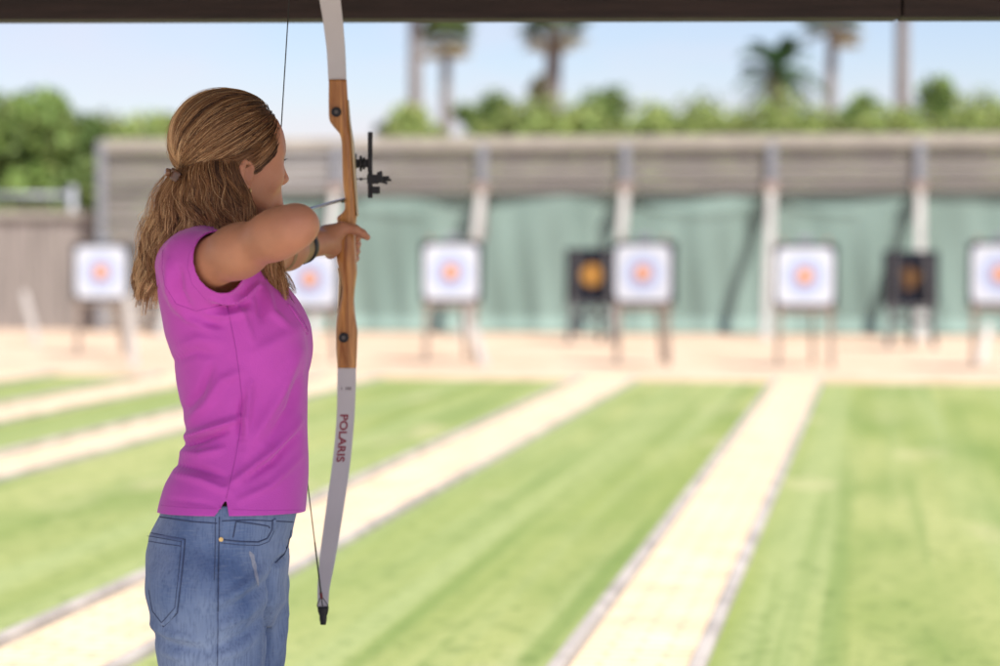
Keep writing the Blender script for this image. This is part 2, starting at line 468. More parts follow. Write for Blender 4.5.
# ------------------------------------------------------------------ backstop: slatted boards on raking struts, net below
YW = 36.4
M_slat = mat('weathered_grey_boards', (.185, .168, .158), .85, var=.35, scale=1.5, stretch=(.4, 6, 6), bump=.4)
M_slat2 = mat('weathered_pale_boards', (.25, .23, .215), .85, var=.3, scale=1.5, stretch=(.4, 6, 6), bump=.4)
M_cap = mat('pale_cap_board', (.34, .31, .27), .85, var=.2, scale=2)
M_strut = mat('pale_grey_painted_timber', (.33, .315, .30), .8, var=.2, scale=3)
M_steel = mat('galvanised_post', (.24, .25, .28), .5, var=.15, scale=3, metal=.2)
M_fence = mat('weathered_fence_boards', (.27, .235, .215), .9, var=.35, scale=2.2, stretch=(7, 7, .4), bump=.4)
xl, xr = at_Y(100, 200, YW).x, 13.0
zt = at_Y(550, 137, YW).z; zs = at_Y(550, 192, YW).z
bk = tag(empty('backstop_wall', (xl, YW, 0)), 'long grey slatted timber backstop behind the targets, propped by pale raking struts', 'backstop')
def rl(x, y, z): return (x - xl, y - YW, z)
R2 = random.Random(3)
m = MB(); m.box(rl((xl + xr) / 2, YW - .03, zt - .09), (xr - xl, .07, .19), bevel=.01); m.build('cap_board', M_cap, bk)
z = zt - .20
k = 0
while z > zs + .03:
    h = .118
    MB().box(rl((xl + xr) / 2 + .03, YW + R2.uniform(-.004, .02), z - h / 2), (xr - xl - .06, .035, h), bevel=.006).build('slat', [M_slat, M_slat2][k % 3 == 2], bk)
    z -= h + .022; k += 1
xs_l = at_Y(178, 250, YW).x
while z > .15:                                        # the left bay is boarded lower down too
    h = .118
    MB().box(rl((xl + xs_l) / 2, YW + R2.uniform(-.004, .02), z - h / 2), (xs_l - xl - .06, .035, h), bevel=.006).build('slat', [M_slat2, M_slat][k % 3 == 2], bk)
    z -= h + .022; k += 1
MB().box(rl(xl + .05, YW - .09, zt / 2 - .02), (.12, .1, zt - .04), bevel=.01).build('end_post', M_steel, bk)
SX = [at_Y(p, 192, YW).x for p in (193, 338, 483, 626, 772, 920, 1067)] + [at_Y(1067, 192, YW).x + 2.3, at_Y(1067, 192, YW).x + 4.6, at_Y(1067, 192, YW).x + 6.9, at_Y(1067, 192, YW).x + 9.0]
for x in SX:
    MB().box(rl(x, YW - .065, (zt + zs) / 2 - .1), (.14, .06, zt - zs - .02), bevel=.008).build('upright', M_steel, bk)
    MB().beam(rl(x, YW - .12, zs + .02), rl(x, YW - 1.75, -.03), .135, .09, .01).build('strut', M_strut, bk)
    MB().box(rl(x, YW - .14, zs + .06), (.22, .12, .16), bevel=.01).build('bracket', mat('rusty_bracket', (.30, .225, .19), .8, var=.3), bk)
for x in SX[::2]:
    MB().box(rl(x, YW + .12, zt / 2), (.1, .1, zt - .06), bevel=.008).build('back_post', M_slat, bk)

# the net hangs from the lowest slat
M_net = bpy.data.materials.new('green_arrow_net')
t = nt(M_net); N, K = t.nodes, t.links
out = N.new('ShaderNodeOutputMaterial'); b = N.new('ShaderNodeBsdfPrincipled'); b.inputs['Roughness'].default_value = .9
tc = N.new('ShaderNodeTexCoord'); nz = N.new('ShaderNodeTexNoise'); nz.inputs['Scale'].default_value = 1.2; nz.inputs['Detail'].default_value = 5
mp = N.new('ShaderNodeMapping'); mp.inputs['Scale'].default_value = (1.6, 1, .35); K.new(tc.outputs['Object'], mp.inputs[0]); K.new(mp.outputs[0], nz.inputs['Vector'])
cr = N.new('ShaderNodeValToRGB'); cr.color_ramp.elements[0].color = (.25, .35, .315, 1); cr.color_ramp.elements[1].color = (.305, .415, .375, 1)
cr.color_ramp.elements[0].position = .36; cr.color_ramp.elements[1].position = .64
K.new(nz.outputs[0], cr.inputs[0]); K.new(cr.outputs[0], b.inputs['Base Color'])
tr = N.new('ShaderNodeBsdfTranslucent'); K.new(cr.outputs[0], tr.inputs[0]); ms = N.new('ShaderNodeMixShader'); ms.inputs[0].default_value = .38
K.new(b.outputs[0], ms.inputs[1]); K.new(tr.outputs[0], ms.inputs[2]); K.new(ms.outputs[0], out.inputs[0])
nxn, nzn = 700, 40; V = []
x0n, x1n = xs_l - .05, xr - .3
xa = np.linspace(x0n, x1n, nxn)
swag = []
for j in range(nzn):
    f = j / (nzn - 1)                                       # 0 top .. 1 ground
    ph = np.interp(xa, sorted(SX), np.arange(len(SX)))       # bay coordinate
    fr = ph - np.floor(ph)
    sag = .02 * np.sin(np.pi * fr) ** 2 * (1 - f) ** 2
    y = .13 - .05 * np.sin(np.pi * fr) * (1 - f) * .7 - .020 * np.sin(xa * 5.1 + 2.0 * f) * (.25 + f) - .02 * np.sin(xa * 11.7 - 3 * f + ph) * f - .03 * np.sin(xa * 2.3 + f * 5)
    y = y - .03 * np.exp(-((f - .09 - .07 * np.sin(np.pi * fr)) / .025) ** 2) * (np.sin(np.pi * fr) > .4) * (np.sin(ph * 2.1) > -.2)
    y = y - .55 * max(0, f - .9) * 4 * .5
    zz = (zs + .03) * (1 - f) - sag + .012
    V.append(np.stack([xa - x0n, y, np.full(nxn, 0) + zz], 1))
V = np.concatenate(V); F = [(j * nxn + i, j * nxn + i + 1, (j + 1) * nxn + i + 1, (j + 1) * nxn + i) for j in range(nzn - 1) for i in range(nxn - 1)]
net = obj('safety_net', mesh_np('safety_net', V, F, True), M_net, None, (x0n, YW - .06 + .02, 0))
net.modifiers.new('solid', 'SOLIDIFY').thickness = .006
tag(net, 'pale green arrow net hanging in folds below the slatted boards', 'net')

# fence to the left of the backstop
xf = at_Y(-60, 250, YW).x - 9
zf = at_Y(50, 211, YW).z
fe = tag(empty('timber_fence', (xl, YW + .25, 0)), 'weathered vertical board fence running left from the end of the backstop', 'fence')
x = xl - .16; i = 0
while x > xf:
    w = R2.uniform(.13, .16); h = zf - R2.uniform(0, .035)
    MB().box((x - w / 2 - xl, R2.uniform(-.006, .006), h / 2), (w - .008, .024, h), bevel=.004).build('fence_board', M_fence, fe); x -= w; i += 1
MB().box(((x - xl) / 2, -.045, zf - .05), (xl - x - .3, .05, .12), bevel=.008).build('top_rail', M_cap, fe)
MB().box(((x - xl) / 2, .05, .4), (xl - x - .3, .05, .1), bevel=.006).build('rail', M_fence, fe)
# pale pipe frame standing just behind the fence
pf = tag(empty('pipe_frame', at_Y(40, 333, YW + 1.2).to_3d()), 'pale metal pipe frame showing above the left board fence', 'frame')
a = at_Y(-70, 196, YW + 1.2); c_ = at_Y(72, 196, YW + 1.2); o_ = at_Y(40, 333, YW + 1.2); o_.z = 0; pf.location = o_
MB().tube([a - o_, c_ - o_], .05, 10).build('top_pipe', M_steel, pf)
MB().tube([Vector((a.x, a.y, .0)) - o_, a - o_], .04, 10).build('leg', M_steel, pf)
MB().tube([Vector((c_.x, c_.y, .0)) - o_, at_Y(72, 186, YW + 1.2) - o_], .07, 10).build('leg', M_steel, pf)

# ------------------------------------------------------------------ archery targets
M_foam = mat('black_foam', (.018, .019, .028), .98, var=.4, scale=12, bump=.5, spec=.1)
M_leg = mat('brown_timber_stand', (.24, .185, .15), .85, var=.3, scale=4, stretch=(6, 6, 1))
M_legd = mat('dark_timber_stand', (.07, .065, .07), .85, var=.3, scale=4)
M_paper = mat('white_target_paper', (.49, .51, .575), .8, var=.04, scale=6)
M_blue = mat('faded_blue_ring', (.33, .385, .58), .8, var=.1, scale=9)
M_red = mat('faded_red_ring', (.50, .24, .19), .8, var=.15, scale=9)
M_gold = mat('yellow_centre', (.66, .34, .22), .8, var=.15, scale=9)
M_worn = mat('worn_orange_centre', (.12, .055, .015), .9, var=.5, scale=14, bump=.8)

def rounded(w, h, r, n=6):
    P = []
    for (cx, cz, a0) in ((w / 2 - r, h / 2 - r, 0), (-w / 2 + r, h / 2 - r, 90), (-w / 2 + r, -h / 2 + r, 180), (w / 2 - r, -h / 2 + r, 270)):
        for q in range(n + 1):
            a = math.radians(a0 + 90 * q / n); P.append((cx + r * math.cos(a), cz + r * math.sin(a)))
    return P

def slab(P, y0, y1, zc):
    m = MB(); f = [m.bm.verts.new((x, y0, zc + z)) for x, z in P]; b_ = [m.bm.verts.new((x, y1, zc + z)) for x, z in P]
    m.bm.faces.new(f); m.bm.faces.new(b_[::-1]); n = len(P)
    for i in range(n): m.bm.faces.new((f[i], b_[i], b_[(i + 1) % n], f[(i + 1) % n]))
    return m

TILT = iter((.03, -.02, .025, -.035, .015, -.02))
def face_target(px, py, Y, label, face=.635, lean=0.0):
    lean = next(TILT) * 2.5
    c = at_Y(px, py, Y); zc = c.z; B = face + .085
    r = tag(empty('archery_target', (c.x, Y, 0), lean), label, 'archery target', 'white faced archery targets along the range')
    slab(rounded(B, B, .03), 0, .16, zc).build('foam_butt', M_foam, r)
    f = slab(rounded(face, face, .09), -.008, -.001, zc).build('target_face', M_paper, r)
    for (rad, mt_, off, nm) in ((.20, M_blue, .0095, 'blue_ring'), (.105, M_red, .0125, 'red_ring'), (.058, M_gold, .0155, 'gold_centre')):
        m = MB(); m.disc((0, -off, zc), (0, 1, 0), rad, .003, 32); 
        if nm == 'blue_ring':
            m = MB(); rings = []
            for rr_ in (.215, .12):
                rings.append([m.bm.verts.new((rr_ * math.cos(2 * math.pi * q / 32), -off, zc + rr_ * math.sin(2 * math.pi * q / 32))) for q in range(32)])
            for q in range(32): m.bm.faces.new((rings[0][q], rings[0][(q + 1) % 32], rings[1][(q + 1) % 32], rings[1][q]))
        m.build(nm, mt_, f)
    zb_ = zc - B / 2
    for s in (-1, 1): MB().beam((s * .25, .05, zc + B / 2 + .06), (s * .30, -.04 + .02, -.02), .06, .045, .004, up=(0, 1, 0)).build('leg', M_leg, r)
    MB().beam((0.08, .2, zc + .3), (.10, .75, -.02), .06, .045, .004, up=(1, 0, 0)).build('back_leg', M_leg, r)
    MB().box((0, .03, zb_ - .03), (.66, .12, .055), bevel=.005).build('ledge', M_leg, r)
    MB().box((0, .10, zc + B / 2 + .045), (.16, .05, .08), bevel=.01).build('clamp', M_steel, r)
    return r
YT = 27.2
face_target(101, 272, YT + 1.0, 'white faced target standing in front of the vertical board fence')
face_target(310, 279, YT - .2, 'white faced target partly hidden between the archer and the bow handle')
face_target(451, 272, YT, 'lone white faced target just right of the bow and its sight')
face_target(643, 273, YT - .3, 'white faced target overlapping the dark orange centred target behind it')
face_target(805, 276, YT - .5, 'white faced target standing between a pale strut and the black target')
face_target(1001, 274, YT - .5, 'white faced target cut off by the edge of the picture', .635)

def dark_target(px, py, Y, size, label, orange, lean, worn):
    c = at_Y(px, py, Y); zc = c.z
    r = tag(empty('foam_target', (c.x, Y, 0), lean), label, 'archery target')
    b_ = slab(rounded(size, size, .015), 0, .2, zc).build('foam_butt', M_foam, r)
    m = MB()
    P = []
    for q in range(26):
        a = 2 * math.pi * q / 26; rr_ = orange * (1 + (.22 * math.sin(3 * a + 1) + .1 * math.sin(5 * a)) * worn); P.append((rr_ * math.cos(a), rr_ * math.sin(a) * (1 + .15 * worn)))
    slab(P, -.006, .01, zc).build('worn_centre', M_worn if worn else M_wornb, r)
    for s in (-1, 1): MB().beam((s * size * .28, -.03, zc + size * .45), (s * size * .42, -.12, -.02), .07, .06, .004, up=(0, 1, 0)).build('leg', M_legd, r)
    MB().beam((.02, .22, zc + .2), (.05, .62, -.02), .08, .06, .004, up=(1, 0, 0)).build('back_leg', M_legd, r)
    MB().box((0, -.02, zc - size / 2 - .035), (size * .95, .16, .06), bevel=.005).build('ledge', M_legd, r)
    MB().box((.03, -.06, zc - size / 2 - .22), (size * .8, .05, .07), bevel=.005).build('crossbar', M_legd, r)
M_wornb = mat('orange_centre', (.36, .17, .03), .9, var=.25, scale=14)
dark_target(592, 275, 32.8, .74, 'dark foam target with bright orange round centre behind a white faced target', .155, 0.0, 0)
dark_target(911, 278, 32.0, .72, 'black foam target with ragged brown orange centre on dark stand', .125, 0.05, 1)

# pale stakes leaning in the sand before the targets
M_white = mat('white_painted_stake', (.38, .35, .33), .7, var=.08, scale=5)
for (pa, pb, lab) in (((486, 366), (473, 326), 'white stake leaning in the sand beside the lone white target'),
                      ((981, 362), (989, 325), 'white stake leaning in the sand below the cut off target'),
                      ((135, 368), (127, 296), 'tall white stake in the sand right of the fence side target'),
                      ((38, 345), (24, 292), 'short pale stake leaning before the board fence')):
    a = gpt(*pa); b_ = at_Y(pb[0], pb[1], a.y + .25)
    s_ = MB().beam((0, 0, -.03), b_ - a, .085, .05, .006, up=(0, 1, 0)).build('stake', M_white, None, a); tag(s_, lab, 'stake')

# ------------------------------------------------------------------ trees
def leaf_mat(name, c1, c2, tr=.25):
    m = mat(name, c1, .6, attr=True, var=.18, scale=1.2, transl=tr, spec=.3); return m
M_leaf = leaf_mat('foliage', (.06, .1, .03), (.04, .08, .02), .3)
M_bark = mat('bark', (.20, .15, .11), .95, var=.4, scale=8, bump=.8, stretch=(4, 4, 1))
M_palmbark = mat('palm_bark', (.20, .175, .165), .95, var=.35, scale=3, bump=.8, stretch=(1, 1, 8))

def leaf_quads(C, size, r, base, vary=.35):
    n = len(C)
    d = r.normal(size=(n, 3)); d /= np.linalg.norm(d, axis=1)[:, None]; e = r.normal(size=(n, 3)); e -= d * (d * e).sum(1)[:, None]
    e /= np.linalg.norm(e, axis=1)[:, None]; s = size * r.uniform(.6, 1.3, n)[:, None]
    V = np.stack([C - d * s, C + e * s * .38, C + d * s, C - e * s * .38], 1).reshape(-1, 3)
    F = np.arange(n * 4).reshape(n, 4)
    c = np.repeat(np.asarray(base)[None] * (1 + r.uniform(-vary, vary, n))[:, None] * (1 + r.uniform(-.1, .1, (n, 3))), 4, 0)
    return V, F, c

def tree(name, label, cat, group, x, y, h, w, base, n=5200, clumps=26, seed=0, leaf=.10, low=.08, cone=0.0, trunk=.09, top=.6):
    r = np.random.default_rng(seed); root = tag(empty(name, (x, y, 0)), label, cat, group)
    C = []
    for i in range(clumps):
        f = (i + r.random()) / clumps; z = h * (low + (1 - low) * f ** top)
        rad = w / 2 * (math.sin(math.pi * min(1, .18 + .76 * f)) ** .7) * (1 - cone * f)
        a = r.uniform(0, 2 * math.pi); q = math.sqrt(r.uniform(.1, 1)) * rad * .85
        C.append((q * math.cos(a), q * math.sin(a), z - .06 * h * f, (.17 + .20 * r.random()) * min(w, h) * (1 - .35 * f), 1 + r.uniform(-.28, .32)))
    V, F, cc = [], [], []; o = 0
    for (cx, cy, cz, cr_, tone) in C:
        k = int(n / clumps); d = r.normal(size=(k, 3)); d /= np.linalg.norm(d, axis=1)[:, None]
        P = np.array((cx, cy, cz)) + d * cr_ * (r.uniform(.12, 1, k) ** .5)[:, None] * np.array((1, 1, .85))
        P[:, 2] = np.maximum(P[:, 2], .05)
        v, f, c = leaf_quads(P, leaf, r, np.asarray(base) * tone); V.append(v); F.append(f + o); cc.append(c); o += len(v)
    obj('crown', mesh_np('crown', np.concatenate(V), np.concatenate(F), False, np.concatenate(cc)), M_leaf, root)
    m = MB(); m.tube([(0, 0, -.05), (.02 * h * .2, 0, h * .3), (0, .03, h * .75)], [trunk, trunk * .75, trunk * .25], 8)
    for (cx, cy, cz, cr_, _) in C[::3]:
        m.tube([(0, 0, cz * .45), (cx * .5, cy * .5, cz * .75), (cx, cy, cz)], [trunk * .45, trunk * .3, trunk * .1], 5)
    m.build('trunk', M_bark, root); return root

def bush_px(px, ytop, Y, wpx, label, base, seed, **kw):
    p = at_Y(px, ytop - 4, Y); w = (2.1 if base is GY else 1.6) * wpx / FPX * Y
    return tree(kw.pop('name', 'shrub'), label, kw.pop('cat', 'shrub'), kw.pop('group', 'bushes behind the backstop'), p.x, Y, p.z, w, base, seed=seed, **kw)

G1, G2, G3, GY = (.155, .22, .062), (.115, .175, .05), (.08, .14, .04), (.245, .30, .095)
big = dict(name='tree', cat='tree', group='dense trees behind the left fence', n=8500, clumps=34, leaf=.13)
bush_px(-38, 104, 46, 120, 'dense green tree at the far end of the left fence', G1, 1, **big)
bush_px(14, 110, 45, 80, 'light green tree rising behind the pale pipe frame', G1, 2, **dict(big, cone=.2))
bush_px(44, 95, 44, 78, 'tallest dense green tree behind the left board fence', G1, 3, **dict(big, cone=.25))
bush_px(82, 120, 45, 66, 'dark green tree beside the end of the backstop', G2, 4, **big)
bush_px(125, 125, 50, 70, 'loose shrub showing above the end of the backstop', GY, 5, name='tree', cat='tree', leaf=.13)
bush_px(165, 120, 52, 66, 'pale shrub behind the backstop left of the archer', GY, 6, name='tree', cat='tree', leaf=.13)
bush_px(215, 125, 52, 80, 'low shrub behind the archer', G1, 7)
bush_px(388, 112, 75, 22, 'small round tree standing alone beside the bare palm trunk', G2, 8, n=2200, clumps=12, leaf=.13, name='tree', cat='tree', group='trees behind the backstop')
bush_px(430, 108, 50, 60, 'shrub behind the backstop below the small fan palm', GY, 9)
bush_px(484, 92, 51, 56, 'rounded darker shrub between the two fan palms', G1, 10)
bush_px(540, 104, 50, 76, 'bright shrub around the foot of the large fan palm', GY, 11)
bush_px(602, 86, 53, 60, 'tall feathery shrub right of the large fan palm', G1, 12, low=.05)
bush_px(580, 112, 49, 50, 'low shrub between the large fan palm and the feathery shrub', GY, 13)
bush_px(660, 110, 50, 66, 'low bright shrub above the orange centred target', GY, 14)
bush_px(712, 108, 50, 66, 'low bright shrub left of the bushy date palm', GY, 15)
bush_px(765, 104, 49, 66, 'yellow green shrub under the bushy date palm', GY, 16)
bush_px(815, 112, 49, 56, 'low shrub below the slender fan palm', GY, 17)
bush_px(858, 92, 52, 56, 'rounded shrub between slender fan palm and tall bare trunk', G1, 18)
bush_px(900, 110, 49, 50, 'low shrub at the foot of the tall bare trunk', GY, 19)
bush_px(940, 74, 51, 52, 'taller ragged shrub right of the tall bare trunk', G1, 20, cone=.45)
bush_px(985, 100, 50, 60, 'shrub above the target cut off by the picture edge', GY, 21)
bush_px(1045, 95, 51, 70, 'shrub past the right edge of the picture', G1, 22)

for i, px in enumerate(range(432, 1010, 37)):
    bush_px(px + (i * 37) % 13 - 6, 122 - (i * 29) % 9, 47.6 + (i * 17) % 5 * .2, 34, 'low bright shrub in the unbroken green band just above the backstop', GY, 60 + i, group='low shrubs in a band above the backstop', n=3600, clumps=18)

def palm(name, label, px, yhead, Y, tw, rhead, seed, fan=True, ytop=None, skirt=True, base=(.15, .20, .085), fronds=46, lean=0.0):
    r = np.random.default_rng(seed); p = at_Y(px, yhead, Y); h = p.z
    root = tag(empty(name, (p.x - lean, Y, 0)), label, 'palm tree', 'palms beyond the backstop')
    m = MB(); pts = []; rr_ = []
    for i in range(40):
        f = i / 39; pts.append((lean * f ** 1.6, 0, h * f - .05)); rr_.append(tw / 2 * (1.15 - .3 * f) * (1 + .06 * (i % 2)))
    m.tube(pts, rr_, 12); m.build('trunk', M_palmbark, root)
    V, F, cc = [], [], []; o = 0
    for i in range(fronds):
        a = r.uniform(0, 2 * math.pi); el = math.asin(r.uniform(-.55, 1)); dead = skirt and el < -.12
        d = np.array((math.cos(a) * math.cos(el), math.sin(a) * math.cos(el), math.sin(el)))
        col = np.array((.40, .36, .23)) if dead else np.asarray(base) * r.uniform(.7, 1.35)
        ln = rhead * r.uniform(.75, 1.05)
        side = np.cross(d, (0, 0, 1)); side /= max(np.linalg.norm(side), 1e-6); upv = np.cross(side, d)
        c0 = np.array((lean, 0, h))
        if fan:
            hub = c0 + d * ln * .5 + np.array((0, 0, -.06 * ln))
            for q in range(15):
                b_ = (q / 14 - .5) * 3.6; dd = d * math.cos(b_) + side * math.sin(b_); tip = hub + dd * ln * .52 * r.uniform(.85, 1.05) + np.array((0, 0, -ln * .16 * abs(b_) * .5))
                wv = (side * math.cos(b_) - d * math.sin(b_)) * ln * .05
                mid = hub * .45 + tip * .55
                V.append(np.array([hub, mid + wv, tip, mid - wv])); F.append(np.arange(4)[None] + o); o += 4; cc.append(np.repeat(col[None] * r.uniform(.85, 1.15), 4, 0))
            wv = side * .02; V.append(np.array([c0 - wv, c0 + wv, hub + wv, hub - wv])); F.append(np.arange(4)[None] + o); o += 4; cc.append(np.repeat(col[None], 4, 0))
        else:
            for q in range(34):
                f = (q + 1) / 34; sp = c0 + d * ln * f + np.array((0, 0, -.45 * ln * f * f))
                for s in (-1, 1):
                    dd = side * s * .8 + d * .6 + np.array((0, 0, -.15)); l2 = ln * .30 * math.sin(math.pi * min(.95, .15 + .8 * f))
                    wv = d * .028 * ln; tip = sp + dd * l2; mid = (sp + tip) / 2
                    V.append(np.array([sp, mid + wv, tip, mid - wv])); F.append(np.arange(4)[None] + o); o += 4; cc.append(np.repeat(col[None] * r.uniform(.8, 1.2), 4, 0))
    obj('crown', mesh_np('crown', np.concatenate(V), np.concatenate(F), False, np.concatenate(cc)), M_leaf, root)
palm('palm_tree', 'bare palm trunk nearest the bow, its crown above the beam', 415, -40, 72, .42, 1.6, 31)
palm('palm_tree', 'small fan palm with straight slim trunk between bare trunk and large palm', 446, 36, 74, .36, 1.25, 32)
palm('palm_tree', 'large fan palm with thick leaning trunk and wide flaring foot', 555, 26, 70, .55, 1.35, 33, lean=.25)
palm('palm_tree', 'slender fan palm right of the bushy date palm', 833, 22, 76, .38, 1.35, 34, lean=.2)
palm('palm_tree', 'tall bare palm trunk below the join in the beam', 903, -60, 72, .42, 1.6, 35)
palm('palm_tree', 'short bushy date palm with dark green drooping fronds', 777, 68, 62, .5, 1.5, 36, fan=False, skirt=False, base=(.06, .12, .05), fronds=42)
tree('shrub', 'rough dry shrub at the foot of the large fan palm', 'shrub', None, at_Y(541, 100, 68).x, 68, at_Y(541, 66, 68).z, 1.7, (.13, .12, .07), n=3000, clumps=14, seed=40, cone=.6)
# ------------------------------------------------------------------ the archer
BASE = c2w((X0, YP, 0))
M_skin = mat('skin', (.5, .28, .18), .48, attr=True, var=.11, scale=16, bump=.22, bscale=260, sss=.12, spec=.42)
M_shirt = mat('magenta_pique_cotton', (.63, .090, .53), .78, var=.07, scale=9, bump=.4, bscale=480, sheen=.25, spec=.25)
M_seam = mat('magenta_seam_thread', (.47, .06, .41), .8)
M_denim = bpy.data.materials.new('washed_denim')
t = nt(M_denim); N, K = t.nodes, t.links
out = N.new('ShaderNodeOutputMaterial'); b = N.new('ShaderNodeBsdfPrincipled'); K.new(b.outputs[0], out.inputs[0])
b.inputs['Roughness'].default_value = .85; b.inputs['Specular IOR Level'].default_value = .2; b.inputs['Sheen Weight'].default_value = .15
tc = N.new('ShaderNodeTexCoord')
def nz_(scale, st, det=4):
    mp = N.new('ShaderNodeMapping'); mp.inputs['Scale'].default_value = st; K.new(tc.outputs['Object'], mp.inputs[0])
    n = N.new('ShaderNodeTexNoise'); n.inputs['Scale'].default_value = scale; n.inputs['Detail'].default_value = det; K.new(mp.outputs[0], n.inputs['Vector']); return n.outputs[0]
def mix_(a, bcol, fac, lo, hi, amt):
    r = N.new('ShaderNodeMapRange'); r.inputs[1].default_value = lo; r.inputs[2].default_value = hi; r.inputs[4].default_value = amt; K.new(fac, r.inputs[0])
    x = N.new('ShaderNodeMix'); x.data_type = 'RGBA'; K.new(r.outputs[0], x.inputs[0]); x.inputs[7].default_value = (*bcol, 1)
    if isinstance(a, tuple): x.inputs[6].default_value = (*a, 1)
    else: K.new(a, x.inputs[6])
    return x.outputs[2]
c = mix_((.105, .17, .33), (.30, .38, .54), nz_(7, (1, 1, .45)), .38, .66, .9)
c = mix_(c, (.07, .11, .22), nz_(260, (1, 1, .12)), .46, .75, .6)
c = mix_(c, (.26, .33, .45), nz_(330, (.15, .15, 1)), .5, .8, .45)
K.new(c, b.inputs['Base Color'])
bp = N.new('ShaderNodeBump'); bp.inputs['Strength'].default_value = .3; bp.inputs['Distance'].default_value = .002; K.new(nz_(420, (1, 1, .5)), bp.inputs['Height']); K.new(bp.outputs[0], b.inputs['Normal'])
M_stitch = mat('dark_denim_stitch', (.06, .08, .15), .9)
M_thread = mat('tan_denim_thread', (.30, .20, .12), .9)
M_hair = mat('brown_blonde_hair', (.2, .1, .05), .36, attr=True, spec=.4)
M_shoe = mat('white_canvas_shoe', (.7, .7, .68), .7, var=.1)
M_sole = mat('rubber_sole', (.5, .49, .46), .8)
M_goldm = mat('gold_metal', (.75, .55, .25), .3, metal=1.0)
M_leather = mat('tan_leather', (.42, .27, .12), .55, var=.25, scale=30, bump=.2)
M_blackp = mat('black_plastic', (.010, .010, .012), .5, var=.2, scale=20)

AL = math.radians(33)
fv = np.array((math.cos(AL), math.sin(AL), 0)); lv = np.array((-math.sin(AL), math.cos(AL), 0)); uv = np.array((0, 0, 1.0))
tilt = math.radians(3); fv, uv = fv * math.cos(tilt) - uv * math.sin(tilt), uv * math.cos(tilt) + fv * math.sin(tilt)
H0 = L(229, 143, 0.0)
RH = np.stack([fv, lv, uv])
def Hd(f, l, u): return H0 + f * fv + l * lv + u * uv

S_ = L(200, 267, -.155); E_ = L(292.5, 227.5, -.345)
NK = L(275.5, 219, .045)
SL_ = L(226, 262, .12); EL_ = L(262, 256, .33); WL_ = L(315, 243, .56)
ARM = (E_ - S_) / np.linalg.norm(E_ - S_)

def prow(py, xl_, xr_, b_, cy=0.0):
    a = L(xl_, py, 0); c = L(xr_, py, 0)
    return (a[2], (a[0] + c[0]) / 2, cy, (c[0] - a[0]) / 2, b_)
TORSO = [prow(*r) for r in ((224, 200, 232, .05), (238, 174, 254, .115), (252, 161, 266, .148), (265, 157.5, 274, .162), (300, 160, 286, .160),
    (335, 167, 298, .156), (350, 173, 304, .154), (364, 177, 306, .15), (382, 178, 308, .145), (400, 180.5, 308.5, .14), (414, 184, 308.5, .136),
    (436, 187, 308, .134), (459, 178, 307.5, .143), (481, 167, 307, .156), (508, 160, 305.5, .170), (525, 158, 304, .173), (560, 156, 302, .174))]
HIPS = [prow(*r) for r in ((488, 166, 300, .150), (511, 161, 297, .160), (530, 151, 291.5, .166), (550, 147.5, 289, .170), (575, 148.5, 287, .170), (600, 152, 284, .165), (630, 172, 272, .12))]
LEGN = [L(208, 590, -.086), L(213, 650, -.088), L(217, 760, -.095), L(219, 965, -.10)]
LEGF = [L(229, 590, .086), L(233, 650, .086), L(231, 760, .09), L(226, 965, .10)]
LEGR = [.113, .0955, .078, .070]

def axis(*segs):
    o = []
    for a, b_, d in segs: o.append(np.arange(a, b_, d))
    return np.concatenate(o)

# --- body: one continuous surface
B = Field(axis((-.26, .33, .003)), axis((-.50, .16, .003), (.16, .50, .005), (.50, .78, .0022)), axis((0, .94, .014), (.94, 1.30, .006), (1.30, 1.70, .0025)))
B.loft(TORSO[:-3], off=-.014, n=2.2)
B.loft(HIPS, off=-.03, k=.03)
for LG in (LEGN, LEGF):
    B.chain(LG + [LG[-1] * np.array((1, 1, 0)) + np.array((0, 0, .07))], [r - .034 for r in LEGR] + [.036], k=.03)
    f0 = LG[-1] * np.array((1, 1, 0)); B.chain([f0 + (-.01, 0, .05), f0 + (.12, 0, .035)], [.034, .028], k=.03)
# neck and shoulders
B.cone(Hd(-.022, 0, -.075), L(212, 258, .01), .052, .060, k=.03)
B.cone(L(212, 246, 0), S_ + np.array((-.01, .03, -.004)), .05, .047, k=.03)
B.cone(L(212, 246, 0), SL_, .05, .045, k=.03)
# drawing arm
mid = S_ * .55 + E_ * .45 + np.array((-.004, 0, -.003))
B.chain([S_, mid, S_ * .18 + E_ * .82, E_], [.0465, .0425, .0375, .0325], k=.03)
B.ell(E_ + np.array((.012, -.006, .008)), (.0285, .030, .026), k=.02); B.cone(E_ + np.array((.016, 0, .006)), E_ + np.array((.024, .004, .004)), .019, .012, k=.02)
dN = (E_ - NK) / np.linalg.norm(E_ - NK)
Wr = NK + dN * .115 + np.array((0, 0, -.004))
B.chain([E_ + np.array((0, .01, 0)), E_ * .6 + Wr * .4 + np.array((.004, 0, -.006)), Wr], [.031, .034, .025], k=.03)
sd_ = np.cross(dN, (0, 0, 1)); sd_ /= np.linalg.norm(sd_)
KN = NK + dN * .045 - sd_ * .012
B.cone(Wr, KN, .024, .019, k=.02); B.cone(Wr, KN + (0, 0, -.035), .02, .018, k=.02)
for i, (dz, ln) in enumerate(((.012, .03), (-.006, .034), (-.024, .031), (-.040, .026))):
    k0 = KN + np.array((0, 0, dz)); k1 = NK + np.array((0, 0, dz * .8)) - sd_ * .016; k2 = NK + np.array((0, .006, dz * .8)) + sd_ * .006; k3 = k2 + dN * .016 + sd_ * .006
    B.chain([k0, k1, k2, k3], [.0095, .0085, .008, .0072], k=.004, k0=.012)
B.chain([Wr + sd_ * .01, KN + sd_ * .03 + (0, 0, -.03), KN - dN * .02 + sd_ * .022 + np.array((0, 0, -.045))], [.013, .0115, .008], k=.006, k0=.014)
